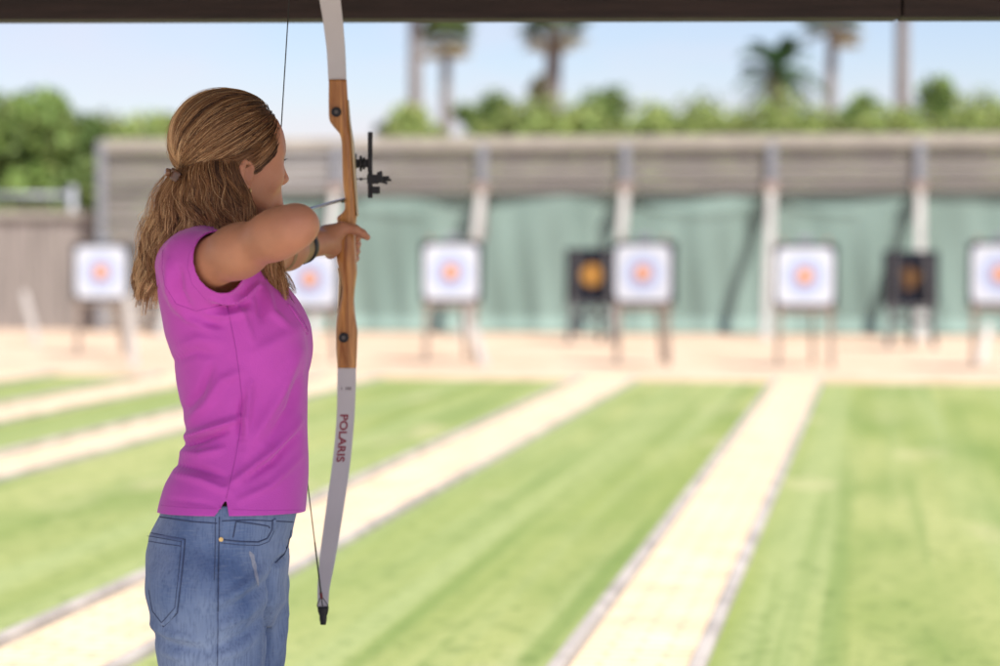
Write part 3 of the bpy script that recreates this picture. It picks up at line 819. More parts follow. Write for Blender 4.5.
# bow arm and hand
B.chain([SL_, SL_ * .5 + EL_ * .5, EL_, EL_ * .55 + WL_ * .45, WL_], [.048, .044, .038, .036, .0245], k=.03)
B.cone(WL_, L(328, 238.5, .615), .0235, .024, k=.02)
B.cone(L(322, 244, .59), L(333, 248, .628), .021, .018, k=.02)
B.cone(L(328, 236, .612), L(341, 231, .622), .021, .012, k=.015)
B.chain([L(331, 234, .612), L(342, 227.5, .618), L(355, 229.5, .620), L(362, 233.5, .624), L(367.3, 237.3, .630)], [.014, .0115, .0098, .0088, .0068], k=.006, k0=.015)
for i in range(4):
    py = 232 + 7.2 * i; sc_ = (1, 1.04, 1.0, .88)[i]
    B.chain([L(330, py + 1, .635), L(333.5, py - 1, .69), L(341, py - 1.5, .722), L(352, py + 1, .722), L(357.5 - .6 * i, py + 5, .70), L(357 - .8 * i, py + 6.5, .686)],
            [.0105 * sc_, .0098 * sc_, .0092 * sc_, .0088 * sc_, .0082 * sc_, .0068 * sc_], k=.004, k0=.012)
# head
B.ell(Hd(-.004, 0, 0), (.100, .077, .088), RH, k=.02)
B.ell(Hd(.046, 0, .002), (.056, .063, .058), RH, k=.03)
B.ell(Hd(.035, 0, -.06), (.066, .058, .076), RH, k=.03)
for s in (-1, 1):
    B.ell(Hd(.060, s * .040, -.056), (.027, .024, .027), RH, k=.03)
    B.cone(Hd(0, s * .050, -.085), Hd(.076, s * .014, -.126), .022, .018, k=.03)
    B.cone(Hd(.092, s * .010, -.014), Hd(.074, s * .046, -.012), .009, .008, k=.02)
B.ell(Hd(.088, 0, -.124), (.017, .020, .016), RH, k=.02)
B.ell(Hd(.086, 0, -.096), (.020, .030, .028), RH, k=.02)
for s in (-1, 1):
    B.ell(Hd(.108, s * .034, -.031), (.019, .017, .012), RH, k=.012, op='s')
    B.ell(Hd(.082, s * .033, -.031), (.0135, .015, .013), RH, k=.006)
    B.cone(Hd(.098, s * .018, -.0245), Hd(.082, s * .046, -.026), .0034, .003, k=.005)
B.cone(Hd(.100, 0, -.022), Hd(.1175, 0, -.058), .006, .0088, k=.014)
for s in (-1, 1): B.ell(Hd(.106, s * .0125, -.062), (.011, .007, .008), RH, k=.008)
for s in (-1, 1):
    B.cone(Hd(.1065, 0, -.089), Hd(.093, s * .022, -.0935), .0055, .003, k=.005)
    B.cone(Hd(.1045, 0, -.100), Hd(.092, s * .020, -.0955), .0066, .003, k=.005)
# ears
for s in (-1, 1):
    er = [(.010, -.064, 0), (.010, -.048, .001), (.003, -.038, .004), (-.009, -.038, .009), (-.016, -.048, .012), (-.015, -.064, .010), (-.007, -.077, .006), (.003, -.085, .002), (.008, -.078, .001)]
    P = [Hd(f, s * (.076 + o), u) for f, u, o in er]
    B.chain(P, [.004, .0046, .0046, .0046, .0046, .0044, .0055, .0062, .004], k=.004, k0=.008)
    B.ell(Hd(-.004, s * .076, -.059), (.014, .0055, .022), RH, k=.006)
    B.cone(Hd(-.010, s * .084, -.046), Hd(-.008, s * .082, -.068), .003, .003, k=.004)
    B.ell(Hd(.001, s * .086, -.062), (.009, .008, .015), RH, k=.004, op='s')
V, Q = B.mesh(2); del B
C = np.tile(np.array((.50, .225, .122)), (len(V), 1))
r_ = np.random.default_rng(4)
def blush(c, rad, col, amt):
    global C
    w = np.exp(-((V - c) ** 2).sum(1) / rad ** 2)[:, None] * amt; C = C * (1 - w) + np.asarray(col) * w
blush(E_ + np.array((.01, -.03, 0)), .035, (.52, .22, .15), .35)
blush(Hd(.11, 0, -.06), .018, (.55, .24, .17), .4); blush(Hd(.07, -.05, -.06), .03, (.55, .25, .18), .35)
blush(Hd(-.005, -.085, -.058), .03, (.56, .25, .17), .5); blush(Hd(-.005, .085, -.058), .03, (.56, .25, .17), .5)
blush(Hd(.105, 0, -.095), .013, (.50, .17, .15), .8)
for s in (-1, 1): blush(Hd(.094, s * .03, -.010), .012, (.12, .07, .04), .55)
body = obj('person', mesh_np('person', V, Q, True, C), M_skin, None, BASE, TH)
tag(body, 'woman in magenta polo shirt and jeans drawing a recurve bow', 'person')
HEADV = V

def ray_tools(V, Q):
    bvh = BVHTree.FromPolygons([tuple(p) for p in V], [tuple(q) for q in Q]); o = Vector((-X0, -YP, HCAM))
    def hit(px, py, off=0.0):
        d = (Vector(L(px, py, 0)) - o).normalized(); h = bvh.ray_cast(o, d)
        if h[0] is None:
            h = bvh.find_nearest(Vector(L(px, py, -.05)))
            n = h[1]
        else:
            n = h[1]
        if n.dot(d) > 0: n = -n
        return h[0] + n * off
    return hit
def dense(P, step=2.0):
    o = []
    for a, b_ in zip(P, P[1:]):
        n = max(2, int(math.dist(a, b_) / step))
        o += [(a[0] + (b_[0] - a[0]) * i / n, a[1] + (b_[1] - a[1]) * i / n) for i in range(n)]
    return o + [P[-1]]
def sculpt(V, Nn, folds, lim=.35):
    px, py = proj(V); D = np.zeros(len(V))
    for (P, w, amp) in folds:
        P = np.asarray(dense(P, 3.0)); n = len(P); best = np.full(len(V), 1e9); tt = np.zeros(len(V))
        for i, p in enumerate(P):
            d = np.hypot(px - p[0], py - p[1]); m = d < best; best[m] = d[m]; tt[m] = i / (n - 1)
        taper = np.sin(np.pi * np.clip(.06 + .88 * tt, 0, 1)) ** .6
        D += 2.3 * amp * np.exp(-(best / w) ** 2) * taper
    f = np.clip((lim - Nn[:, 1]) / .3, 0, 1)
    return V + Nn * (D * f)[:, None]

# --- shirt
T = Field(axis((-.25, .30, .0034)), axis((-.27, .30, .0034)), axis((.86, 1.46, .0034)))
T.loft(TORSO, n=2.2)
for s in (-1, 1): T.ell(L(272, 337, 0) + np.array((0, s * .066, 0)), (.059, .066, .078), k=.06)
T.cone(L(205, 252, -.05), S_ + np.array((-.006, .01, 0)), .058, .058, k=.04)
T.cone(S_ - ARM * .01, S_ + ARM * .10 + np.array((0, 0, -.004)), .055, .0545, k=.045)
AL2 = (EL_ - SL_) / np.linalg.norm(EL_ - SL_)
T.cone(L(205, 252, .04), SL_, .056, .056, k=.04); T.cone(SL_, SL_ + AL2 * .12, .057, .057, k=.04)
V, Q = T.mesh(2); del T
A_, B_ = L(220, 228, .005), L(308, 334, -.012)
def gcone(p, a, b_, ra, rb):
    ab = b_ - a; t_ = np.clip(((p - a) @ ab) / (ab @ ab), 0, 1); return np.linalg.norm(p - a - t_[:, None] * ab, axis=1) - (ra + (rb - ra) * t_)
def gshirt(p):
    g = p[:, 2] - (.884 - .06 * p[:, 1])
    q = p - S_; t_ = q @ ARM; dist = np.linalg.norm(q - t_[:, None] * ARM, axis=1)
    g = np.minimum(g, np.maximum(.056 - t_ + .10 * q[:, 2], dist - .079))
    q = p - SL_; t_ = q @ AL2; dist = np.linalg.norm(q - t_[:, None] * AL2, axis=1)
    g = np.minimum(g, np.maximum(.085 - t_, dist - .082))
    g = np.minimum(g, gcone(p, A_, B_, .076, .004))
    px, py = proj(p); f = (py - 499) / 18
    sl_ = np.maximum(np.maximum(226 - 12.5 * f - px, px - 226 - 3.2 * f), 499 - py) / 553.0
    return np.minimum(g, np.where(p[:, 1] < -.05, sl_, 1))
V, Q, bd_ = cut(V, Q, gshirt)
Nn = vnormals(V, Q)
V = sculpt(V, Nn, [
    ([(184, 437), (200, 432), (222, 424), (243, 417)], 3.6, .0068), ([(186, 445), (205, 439), (226, 431)], 3.0, -.006),
    ([(181, 452), (200, 455), (222, 449)], 4.2, .0042), ([(176, 464), (198, 468), (224, 476)], 3.4, -.004),
    ([(176, 474), (202, 480), (230, 492)], 4.0, .0035),
    ([(188, 420), (206, 404), (222, 380), (240, 372)], 5, .0045), ([(186, 408), (200, 392), (212, 366)], 4.5, -.0045),
    ([(245, 394), (241, 414), (240, 438)], 3.2, -.0052), ([(250, 384), (247, 410), (246, 440)], 4.2, .005),
    ([(300, 352), (284, 385), (262, 424), (246, 452)], 6, .0055), ([(305, 372), (290, 408), (268, 440)], 4.5, -.0045),
    ([(300, 420), (276, 447), (250, 470), (228, 486)], 4.2, .005), ([(296, 436), (272, 462), (246, 478)], 3.8, -.0045),
    ([(300, 456), (270, 486), (240, 500)], 4, .0030), ([(255, 352), (280, 340), (302, 326)], 7, .003),
    ([(212, 297), (224, 300), (244, 297), (258, 285)], 3.0, .0055), ([(214, 305), (230, 308), (248, 303)], 2.8, -.0050),
    ([(206, 312), (226, 316), (248, 312)], 3.4, .0042), ([(204, 322), (222, 326)], 3.4, -.0035),
    ([(232, 298), (244, 318), (252, 340)], 4, .0035), ([(258, 292), (262, 318)], 4, -.0035), ([(266, 288), (272, 312), (288, 326)], 4, .0035),
    ([(178, 270), (180, 292), (190, 308)], 4.5, -.004), ([(168, 262), (170, 290), (178, 310)], 4.5, .0035),
    ([(176, 300), (190, 318), (214, 330)], 5, .0035), ([(180, 345), (200, 338), (222, 342)], 5.5, .003), ([(176, 360), (196, 352), (216, 356)], 4.5, -.003),
    ([(170, 500), (200, 503), (214, 505)], 3, -.0012)])
ph_ = V @ np.array((21., 9., 13.)); ph2 = V @ np.array((-11., 17., 27.))
V = V + Nn * (.0016 * np.sin(ph_) + .0013 * np.sin(ph2 + 1.3) + .0006 * np.sin(V @ np.array((60., 31., 44.))))[:, None]
V = lap(V, Q, 2, .4)
V = snap(V, bd_, gshirt, 4)
shirt = obj('shirt', mesh_np('shirt', V, Q, True), M_shirt, body)
bm_ = bmesh.new(); bm_.from_mesh(shirt.data)
bmesh.ops.bisect_plane(bm_, geom=bm_.verts[:] + bm_.edges[:] + bm_.faces[:], plane_co=(0, 0, .8965), plane_no=(0, .06, 1), clear_inner=True)
bm_.to_mesh(shirt.data); bm_.free()
sm_ = shirt.modifiers.new('solid', 'SOLIDIFY'); sm_.thickness = .0028; sm_.offset = -1
hs_ = ray_tools(V, Q)
def on_surface(hit, name, P, r, m_, parent, off=0.0, step=2.0):
    return MB().tube([hit(a, b_, off) for a, b_ in dense(P, step)], r, 6).build(name, m_, parent)
on_surface(hs_, 'side_seam', [(227, 304), (231, 325), (236, 350), (240, 380), (242, 400), (240, 430), (236, 455), (231, 478), (226, 499)], .0009, M_seam, shirt)
on_surface(hs_, 'hem_stitch', [(161, 505.5), (190, 508), (217, 509)], .0005, M_seam, shirt)
on_surface(hs_, 'hem_stitch', [(232, 509.5), (260, 510.5), (302, 510)], .0005, M_seam, shirt)
on_surface(hs_, 'shoulder_seam', [(163, 250), (162, 268), (165, 286), (176, 304), (196, 311), (227, 304)], .0008, M_seam, shirt)
on_surface(hs_, 'sleeve_stitch', [(200, 239), (189, 254), (187.5, 268), (192, 284), (206, 300)], .0005, M_seam, shirt)
on_surface(hs_, 'placket', [(288, 304), (294, 312), (301, 323), (307, 334)], .0026, M_shirt, shirt, -.0005)
on_surface(hs_, 'placket_opening', [(291.5, 306), (297, 313), (303, 322), (308, 331)], .0014, M_seam, shirt, .0004)

# --- jeans
J = Field(axis((-.24, .22, .0042)), axis((-.25, .25, .0042)), axis((.04, .50, .008), (.50, .935, .0042)))
J.loft(HIPS, n=2.15)
for LG in (LEGN, LEGF): J.chain(LG, LEGR, k=.02, k0=.012)
V, Q = J.mesh(2); del J
V, Q = cut(V, Q, lambda p: np.minimum(.922 + .02 * p[:, 0] - p[:, 2], p[:, 2] - .075))[:2]
Nn = vnormals(V, Q)
V = sculpt(V, Nn, [
    ([(272, 566), (262, 572), (240, 590), (214, 604)], 5, .004), ([(272, 578), (250, 596), (224, 614)], 4, -.0035), ([(268, 596), (244, 616), (205, 634)], 5.5, .004),
    ([(266, 614), (246, 634), (210, 650)], 4.2, -.0035), ([(262, 632), (240, 650), (200, 664)], 5, .003),
    ([(290, 541), (284, 556), (275, 567), (271, 600), (267, 666)], 3.0, -.008),
    ([(285, 545), (281, 556)], 3, .004), ([(150, 622), (170, 634), (200, 640)], 5, .004), ([(154, 634), (176, 646), (204, 650)], 4, -.0035),
    ([(162, 650), (184, 660)], 4, .003), ([(218.5, 518), (218, 580), (217.5, 666)], 2.0, -.0022), ([(214, 518), (214, 580), (213, 666)], 2.2, .0018),
    ([(192, 545), (200, 570), (204, 610)], 5, .002), ([(282, 590), (287, 620), (280, 650)], 4, .003)])
ph_ = V @ np.array((19., 7., 15.)); V = V + Nn * (.0012 * np.sin(ph_) + .0012 * np.sin(V @ np.array((-13., 23., 33.))))[:, None]
V = lap(V, Q, 2, .4)
jeans = obj('jeans', mesh_np('jeans', V, Q, True), M_denim, body)
sm_ = jeans.modifiers.new('solid', 'SOLIDIFY'); sm_.thickness = .002; sm_.offset = -1
hj = ray_tools(V, Q)
# back pocket: a thin patch of cloth lying on the seat
rows = [(533, 149.5, 184.8), (545, 148.5, 184), (560, 148.2, 182.6), (580, 149, 180.6), (600, 150.5, 178.2), (612, 152.5, 176.8), (619, 156, 172), (626, 162, 165)]
pv, pf_ = [], []; nc = 16
yy = np.linspace(533, 626, 40)
for y in yy:
    a = np.interp(y, [r[0] for r in rows], [r[1] for r in rows]); b_ = np.interp(y, [r[0] for r in rows], [r[2] for r in rows])
    for i in range(nc):
        x = a + (b_ - a) * i / (nc - 1); e = .0032 if 0 < i < nc - 1 and 533 < y < 626 else .0012
        pv.append(hj(x, y + (x - 150) * .17 * (1 - (y - 533) / 93), e))
for j in range(len(yy) - 1):
    for i in range(nc - 1): pf_.append((j * nc + i, (j + 1) * nc + i, (j + 1) * nc + i + 1, j * nc + i + 1))
pk = obj('back_pocket', mesh_np('back_pocket', [tuple(p) for p in pv], pf_, True), M_denim, jeans)
pk.modifiers.new('solid', 'SOLIDIFY').thickness = .0015
on_surface(hj, 'pocket_stitch', [(149.5, 536.5), (168, 539.5), (182.5, 542)], .0006, M_stitch, pk, .0040)
on_surface(hj, 'pocket_stitch', [(150.5, 541.5), (168, 544.5), (182, 546.5)], .0006, M_stitch, pk, .0040)
on_surface(hj, 'pocket_stitch', [(182.5, 541), (181, 560), (179, 580), (176, 607), (163, 622.5), (154, 610), (150.5, 590)], .0006, M_stitch, pk, .0040)
on_surface(hj, 'pocket_edge', [(149, 532.5), (168, 536.5), (185.3, 539.5), (183.5, 560), (181, 582), (177.5, 613), (163.5, 627), (153, 613)], .0010, M_stitch, pk, .0004)
on_surface(hj, 'side_seam', [(219.3, 517), (218.7, 560), (218, 612)], .0010, M_stitch, jeans, .0003)
on_surface(hj, 'seam_stitch', [(215.3, 518), (214.7, 560), (214.3, 580)], .0007, M_stitch, jeans, .0004)
on_surface(hj, 'side_seam', [(218, 613), (217.3, 668)], .0007, M_stitch, jeans, .0002)
on_surface(hj, 'front_pocket_edge', [(220, 539.5), (240, 541.5), (258, 542), (267, 538.5), (271.5, 530), (272.5, 520)], .0013, M_stitch, jeans, .0005)
on_surface(hj, 'pocket_stitch', [(221, 543), (240, 545), (259, 545.5), (269, 541.5), (274, 531)], .0006, M_stitch, jeans, .0005)
on_surface(hj, 'coin_pocket_edge', [(233, 537.5), (236, 521.5), (252, 523.5), (268, 526), (269.5, 528)], .0012, M_stitch, jeans, .0005)
on_surface(hj, 'waistband_seam', [(160, 517), (190, 521.5), (217, 523.5)], .0011, M_stitch, jeans, .0004)
on_surface(hj, 'waistband_seam', [(222, 521), (250, 520), (293, 522)], .0010, M_stitch, jeans, .0004)
on_surface(hj, 'fly_seam', [(291, 530), (288, 545), (283.5, 555), (275, 563)], .0012, M_stitch, jeans, .0004)
p_ = hj(221.3, 539.3, .001); MB().disc(p_, (0, -1, .05), .0042, .0022, 14, .0006).build('rivet', M_goldm, jeans)
on_surface(hj, 'belt_loop', [(274, 519), (274.5, 530)], .0035, M_denim, jeans, .0010)
pv, pf_ = [], []                                            # worn white scrape on the thigh
path = [(249.5, 551), (252, 556), (253.5, 563), (255.5, 572), (258.5, 587)]
pp = dense(path, 1.5)
for i, (x, y) in enumerate(pp):
    f = i / (len(pp) - 1); w = (2.8 - 1.7 * f) * (.9 + .15 * math.sin(i * .9)) * min(1, 8 * f + .15) * min(1, 6 * (1 - f) + .1)
    pv += [hj(x - w, y, .0008), hj(x + w, y, .0008)]
for i in range(len(pp) - 1): pf_.append((2 * i, 2 * i + 2, 2 * i + 3, 2 * i + 1))
obj('worn_patch', mesh_np('worn_patch', [tuple(p) for p in pv], pf_, True), mat('frayed_pale_cotton', (.36, .39, .48), .95, var=.2, scale=300), jeans)

# --- shoes
for LG in (LEGN, LEGF):
    f0 = LG[-1] * np.array((1, 1, 0)); X = Field(axis((f0[0] - .12, f0[0] + .2, .006)), axis((f0[1] - .08, f0[1] + .08, .006)), axis((-.02, .16, .006)))
    X.chain([f0 + (-.035, 0, .05), f0 + (.05, 0, .046), f0 + (.13, 0, .036)], [.045, .044, .04], k=.03); X.cone(f0 + (-.02, 0, .05), f0 + (-.02, 0, .11), .044, .046, k=.03)
    v, q = X.mesh(2); v[:, 2] = np.maximum(v[:, 2], .012)
    sh_ = obj('shoe', mesh_np('shoe', v, q), M_shoe, body)
    MB().box(f0 + np.array((.05, 0, .011)), (.265, .092, .022), bevel=.01).build('sole', M_sole, sh_)

# --- small things worn
MB().tube([Hd(.004, -.083, -.083) + np.array((0, 0, 0)), Hd(.004, -.0865, -.088), Hd(.005, -.0865, -.092)], [.0012, .0017, .0019], 8).build('earring', M_goldm, body)
for s in (-1, 1):
    MB().tube([Hd(.0935 - abs(q) * .002, s * .034 + q * .0035, -.031) for q in (-.01, .01)], .0001, 4).bm.free()
ey = MB()
for i in range(9):
    q = (i - 4) / 4; p0 = Hd(.093 - .006 * abs(q), -.035 - q * .011, -.0265); ey.tube([p0, p0 + .006 * fv + .001 * uv, p0 + .010 * fv + .004 * uv - .003 * lv * (q + .4)], [.0006, .0005, .0002], 4)
ey.build('eyelash', M_blackp, body)
# arm guard and bracelet on the bow arm
aw = (WL_ - EL_) / np.linalg.norm(WL_ - EL_)
def ring_on_arm(name, t0, t1, r0, r1, m_, parent, n=28):
    m = MB(); u = np.cross(aw, (0, 0, 1)); u /= np.linalg.norm(u); w_ = np.cross(u, aw); R = []
    for (t_, r) in ((t0, r0 - .003), (t0, r0), (t1, r1), (t1, r1 - .003)):
        c_ = EL_ + (WL_ - EL_) * t_; R.append([m.bm.verts.new(c_ + (u * math.cos(6.28318 * k / n) + w_ * math.sin(6.28318 * k / n)) * r) for k in range(n)])
    for a, b_ in zip(R, R[1:]):
        for k in range(n): f = m.bm.faces.new((a[k], a[(k + 1) % n], b_[(k + 1) % n], b_[k])); f.smooth = True
    return m.build(name, m_, parent)
gd = ring_on_arm('arm_guard', .28, .80, .0405, .034, M_leather, body)
ring_on_arm('strap', .70, .76, .0372, .0365, M_blackp, gd); ring_on_arm('strap', .40, .46, .0405, .040, M_blackp, gd)
for q in (.68, .73): MB().disc(EL_ + (WL_ - EL_) * q + np.array((-.012, -.031, -.016)), (-.3, -.9, -.4), .005, .004, 14, .001).build('buckle', M_goldm, gd)
ring_on_arm('bracelet', 1.02, 1.05, .0262, .0264, M_blackp, body); ring_on_arm('bracelet', 1.09, 1.10, .0262, .0263, M_blackp, body)

# --- hair
RX = np.array((.100, .077, .088))
def scalp(d, k=1.0):
    """d: (n,3) unit directions in head space -> points on the enlarged skull"""
    p = d * RX * np.asarray(k)[..., None]
    return H0 + (p[..., :1] - .004) * fv + p[..., 1:2] * lv + p[..., 2:] * uv
def dirs(phi, el): return np.stack([np.cos(el) * np.cos(phi), np.cos(el) * np.sin(phi), np.sin(el)], -1)
hr = np.random.default_rng(11)
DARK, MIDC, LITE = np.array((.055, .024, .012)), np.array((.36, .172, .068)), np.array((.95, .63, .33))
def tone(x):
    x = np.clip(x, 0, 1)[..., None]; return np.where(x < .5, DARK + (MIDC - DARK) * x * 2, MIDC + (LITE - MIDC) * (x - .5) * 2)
hv, hf, hc = [], [], []; ho = 0
def put_strands(P, R, Ct):
    global ho
    v, f = strands(P, R); hv.append(v); hf.append(f + ho); hc.append(np.repeat(Ct, 3, axis=1).reshape(-1, 3)); ho += len(v)
def slerp(a, b_, t_):
    om = np.arccos(np.clip((a * b_).sum(-1), -1, 1))[:, None, None]; t_ = t_[None, :, None]
    return (np.sin((1 - t_) * om) * a[:, None] + np.sin(t_ * om) * b_[:, None]) / np.maximum(np.sin(om), 1e-4)
# combed back to the clip
HLp = np.radians([-180, -84, -72, -60, -42, -20, 0, 20, 42, 60, 72, 84, 180]); HLe = np.radians([-8, -20, -9, 2, 13, 21, 25, 21, 13, 2, -9, -20, -8])
n = 7600; ns = 22
phi = np.concatenate([hr.uniform(-86, 86, int(n * .62)), hr.uniform(-150, 150, n - int(n * .62))]); phi = np.radians(phi)
el0 = np.interp(phi, HLp, HLe); deep = np.concatenate([np.abs(hr.normal(0, .05, int(n * .62))), hr.uniform(0, 1.0, n - int(n * .62)) ** 1.3 * 1.0])
el = el0 + deep; over = el > math.radians(88); el[over] = math.radians(88)
a = dirs(phi, el); CLd = dirs(np.radians(176 + 5.0 * np.sin(phi * 1.0) + hr.normal(0, 2.0, n)), np.radians(-37 + hr.normal(0, 2.6, n) - 2.5 * np.cos(phi)))
t_ = np.linspace(0, 1, ns); D = slerp(a, CLd, t_)
key = np.sin(phi * 9 + 1) * .5 + np.sin(phi * 23 + .4) * .35 + np.sin(phi * 51 + 2 * el) * .3
lift = 1.045 + .055 * hr.random(n) ** .7 + .022 * key
prof = np.sin(np.pi * np.clip(t_, 0, 1)) ** .7
front = np.exp(-((D[..., 0] - .55) / .45) ** 2) * np.maximum(D[..., 2], 0)
k_ = 1.03 + (lift - 1.02)[:, None] * prof[None] * (1.0 + .25 * np.maximum(D[..., 2], 0)) + .018 * t_[None] ** 2 + .065 * front * np.minimum(1, t_ / .10)[None] + .02 * np.minimum(1, t_ / .05)[None] * (1 - t_)[None]
# locks: neighbouring hairs bend together
lat = np.cross(D, np.gradient(D, axis=1)); lat /= np.maximum(np.linalg.norm(lat, axis=2, keepdims=True), 1e-6)
wob = (.010 * np.sin(phi * 31)[:, None] * np.sin(np.pi * t_)[None] + .010 * np.sin(phi * 67 + 1)[:, None] * np.sin(2 * np.pi * t_)[None] + .013 * hr.normal(size=n)[:, None] * np.sin(np.pi * t_)[None] + .006 * hr.normal(size=n)[:, None] * np.sin(2 * np.pi * t_ + 1)[None])
D = D + lat * wob[..., None]; D /= np.linalg.norm(D, axis=2, keepdims=True)
P = scalp(D, k_)
base_t = .45 + .24 * np.sin(phi * 7.5 + 2.2) + .20 * np.sin(phi * 17 + .5) + .10 * np.sin(phi * 41) + .22 * np.exp(-((phi + 1.25) / .22) ** 2) + hr.normal(0, .13, n) - .16 * np.exp(-((phi + 1.25) / .16) ** 2) * 0
streak = hr.random(n) < .16
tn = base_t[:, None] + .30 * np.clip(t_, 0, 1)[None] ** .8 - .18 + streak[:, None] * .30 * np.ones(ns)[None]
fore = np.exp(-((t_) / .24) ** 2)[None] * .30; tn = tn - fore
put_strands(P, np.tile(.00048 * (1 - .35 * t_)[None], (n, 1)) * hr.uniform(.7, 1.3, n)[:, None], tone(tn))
# flyaway hairs standing off the crown
m_ = hr.random(n) < .022; Df = D[m_]; kf = k_[m_] + (hr.uniform(.01, .07, m_.sum())[:, None] * np.sin(np.pi * t_ ** hr.uniform(.6, 1.6, m_.sum())[:, None]))
put_strands(scalp(Df, kf), np.full((m_.sum(), ns), .00032), tone(np.full((m_.sum(), ns), .62)))
# short dark hairs in front of the ear
n = 1300; phi = np.radians(hr.uniform(-92, -58, n)); a = dirs(phi, np.interp(phi, HLp, HLe) + np.radians(hr.uniform(-24, 4, n) * np.clip((-58 - np.degrees(phi)) / 14, .15, 1)))
e = dirs(np.radians(hr.uniform(-118, -104, n)), np.radians(hr.uniform(-34, -20, n)))
D = slerp(a, e, t_); P = scalp(D, 1.02 + .03 * np.sin(np.pi * t_)[None] * np.ones((n, 1)))
put_strands(P, np.full((n, ns), .0005), tone(np.full((n, ns), .06) + hr.normal(0, .06, n)[:, None]))
# soft hairs swept over the top of the ear
n = 520; phi = np.radians(hr.uniform(-84, -66, n)); a = dirs(phi, np.interp(phi, HLp, HLe) + np.radians(hr.uniform(-6, 10, n)))
e = dirs(np.radians(hr.uniform(-140, -118, n)), np.radians(hr.uniform(-40, -26, n))); D = slerp(a, e, t_)
P = scalp(D, 1.03 + (.12 + .06 * hr.random(n))[:, None] * np.sin(np.pi * t_)[None] ** .8)
put_strands(P, np.full((n, ns), .00042), tone(np.full((n, ns), .34) + hr.normal(0, .14, n)[:, None]))
# falling hair in waved locks
def bez(p0, p1, p2, p3, t_):
    t_ = t_[:, None]; return (1 - t_) ** 3 * p0 + 3 * (1 - t_) ** 2 * t_ * p1 + 3 * (1 - t_) * t_ ** 2 * p2 + t_ ** 3 * p3
ns = 34; t_ = np.linspace(0, 1, ns)
def lock(s, layer, cnt, spread, tn0, rr_=.0005):
    """s: 0 beside the right ear .. 1 far side of the nape"""
    az = -104 - 150 * s; elv = -20 - 16 * min(1, s * 2.2) - 14 * layer + hr.normal(0, 2)
    d0 = dirs(np.radians(az), np.radians(elv)); p0 = scalp(d0[None], np.array([1.05 + .05 * (1 - layer)]))[0]
    ou = p0 - H0; ou[2] = 0; ou /= np.linalg.norm(ou)
    j = lambda q: hr.normal(0, q)
    if s < .13:
        e = L(283 + j(4.5), 296 + j(9), -.075 + j(.008)); p1 = p0 + ou * .014 + np.array((.004, -.004, -.055)); p2 = L(259 + j(3), 240 + j(5), -.088); x2 = 1
    elif s < .24:
        e = L(252 + j(5), 266 + j(8), -.085 + j(.012)); p1 = p0 + ou * .022 + np.array((0, 0, -.055)); p2 = L(244 + j(4), 232, -.085); x2 = 1
    elif s < .40:
        e = L(222 - (s - .24) * 190 + j(6), 268 + j(8), -.072 + j(.015)); p1 = p0 + ou * .03 + np.array((0, 0, -.05)); p2 = L(218 - (s - .24) * 190 + j(4), 230, -.08); x2 = 1
    else:
        q = min(1, (s - .40) / .45); e = L(163 - 22 * q ** .8 + j(4.5), 288 + j(8), -.06 + .15 * q + j(.015))
        p1 = p0 + ou * (.030 + .010 * (1 - layer)) + np.array((-.004, 0, -.05)); p2 = L(168 - 24 * q ** .8 + j(3), 243 + j(6), -.05 + .12 * q) + ou * .004; x2 = 1
    g = bez(p0, p1, p2, e, t_); T_ = np.gradient(g, axis=0); T_ /= np.linalg.norm(T_, axis=1)[:, None]
    sd2 = np.cross(T_, ou); sd2 /= np.maximum(np.linalg.norm(sd2, axis=1)[:, None], 1e-6)
    fr, p_1, p_2 = hr.uniform(2.0, 2.5), 9 * s + hr.normal(0, .8), 7 * s + hr.normal(0, .8); am = hr.uniform(.006, .0115)
    env = np.clip((t_ - .08) / .4, 0, 1)
    g = g + sd2 * (am * env * np.sin(6.283 * fr * t_ + p_1))[:, None] + ou * (am * .7 * env * np.sin(6.283 * fr * 1.1 * t_ + p_2))[:, None]
    ang = hr.uniform(0, 6.283, cnt); rad = np.sqrt(hr.random(cnt)); sp = spread * (.75 + .75 * np.sin(np.pi * np.clip(t_ * .85 + .1, 0, 1)) - .30 * t_ ** 3)
    # each hair keeps its own place in the lock, with a slow twist and its own small wave
    tw = ang[:, None] + 1.6 * t_[None] * hr.choice([-1, 1]) + hr.normal(0, .35, cnt)[:, None] * t_[None]
    own = .0012 * np.sin(6.283 * hr.uniform(1.5, 3.5, cnt)[:, None] * t_[None] + hr.uniform(0, 6.28, cnt)[:, None]) * env[None]
    P = g[None] + sd2[None] * ((rad[:, None] * sp[None]) * np.cos(tw) + own)[..., None] + ou * ((rad[:, None] * sp[None]) * np.sin(tw) * .75)[..., None]
    ln = hr.uniform(.78, 1.04, cnt); P = P[:, :1] + (P - P[:, :1]) * 1.0
    idx = np.clip(t_[None] * ln[:, None], 0, 1) * (ns - 1); i0 = np.minimum(idx.astype(int), ns - 2); w_ = (idx - i0)[..., None]
    P = np.take_along_axis(P, i0[..., None].repeat(3, 2), 1) * (1 - w_) + np.take_along_axis(P, (i0 + 1)[..., None].repeat(3, 2), 1) * w_
    tn = tn0 + hr.normal(0, .11, cnt)[:, None] + .36 * t_[None] ** 1.1 + .10 * np.sin(6.283 * fr * t_ + p_1 + 1)[None] * env[None] + (hr.random(cnt) < .14)[:, None] * .22
    put_strands(P, (rr_ * hr.uniform(.7, 1.3, cnt))[:, None] * (1 - .55 * t_ ** 3)[None], tone(tn))
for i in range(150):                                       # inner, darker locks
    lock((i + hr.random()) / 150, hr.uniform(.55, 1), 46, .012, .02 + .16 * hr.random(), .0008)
for i in range(190):                                       # outer locks
    s = (i + hr.random()) / 190; lock(s, hr.uniform(0, .5), 52, .0080, -.02 + .34 * hr.random() + .24 * min(1, max(0, (s - .18) / .35)))
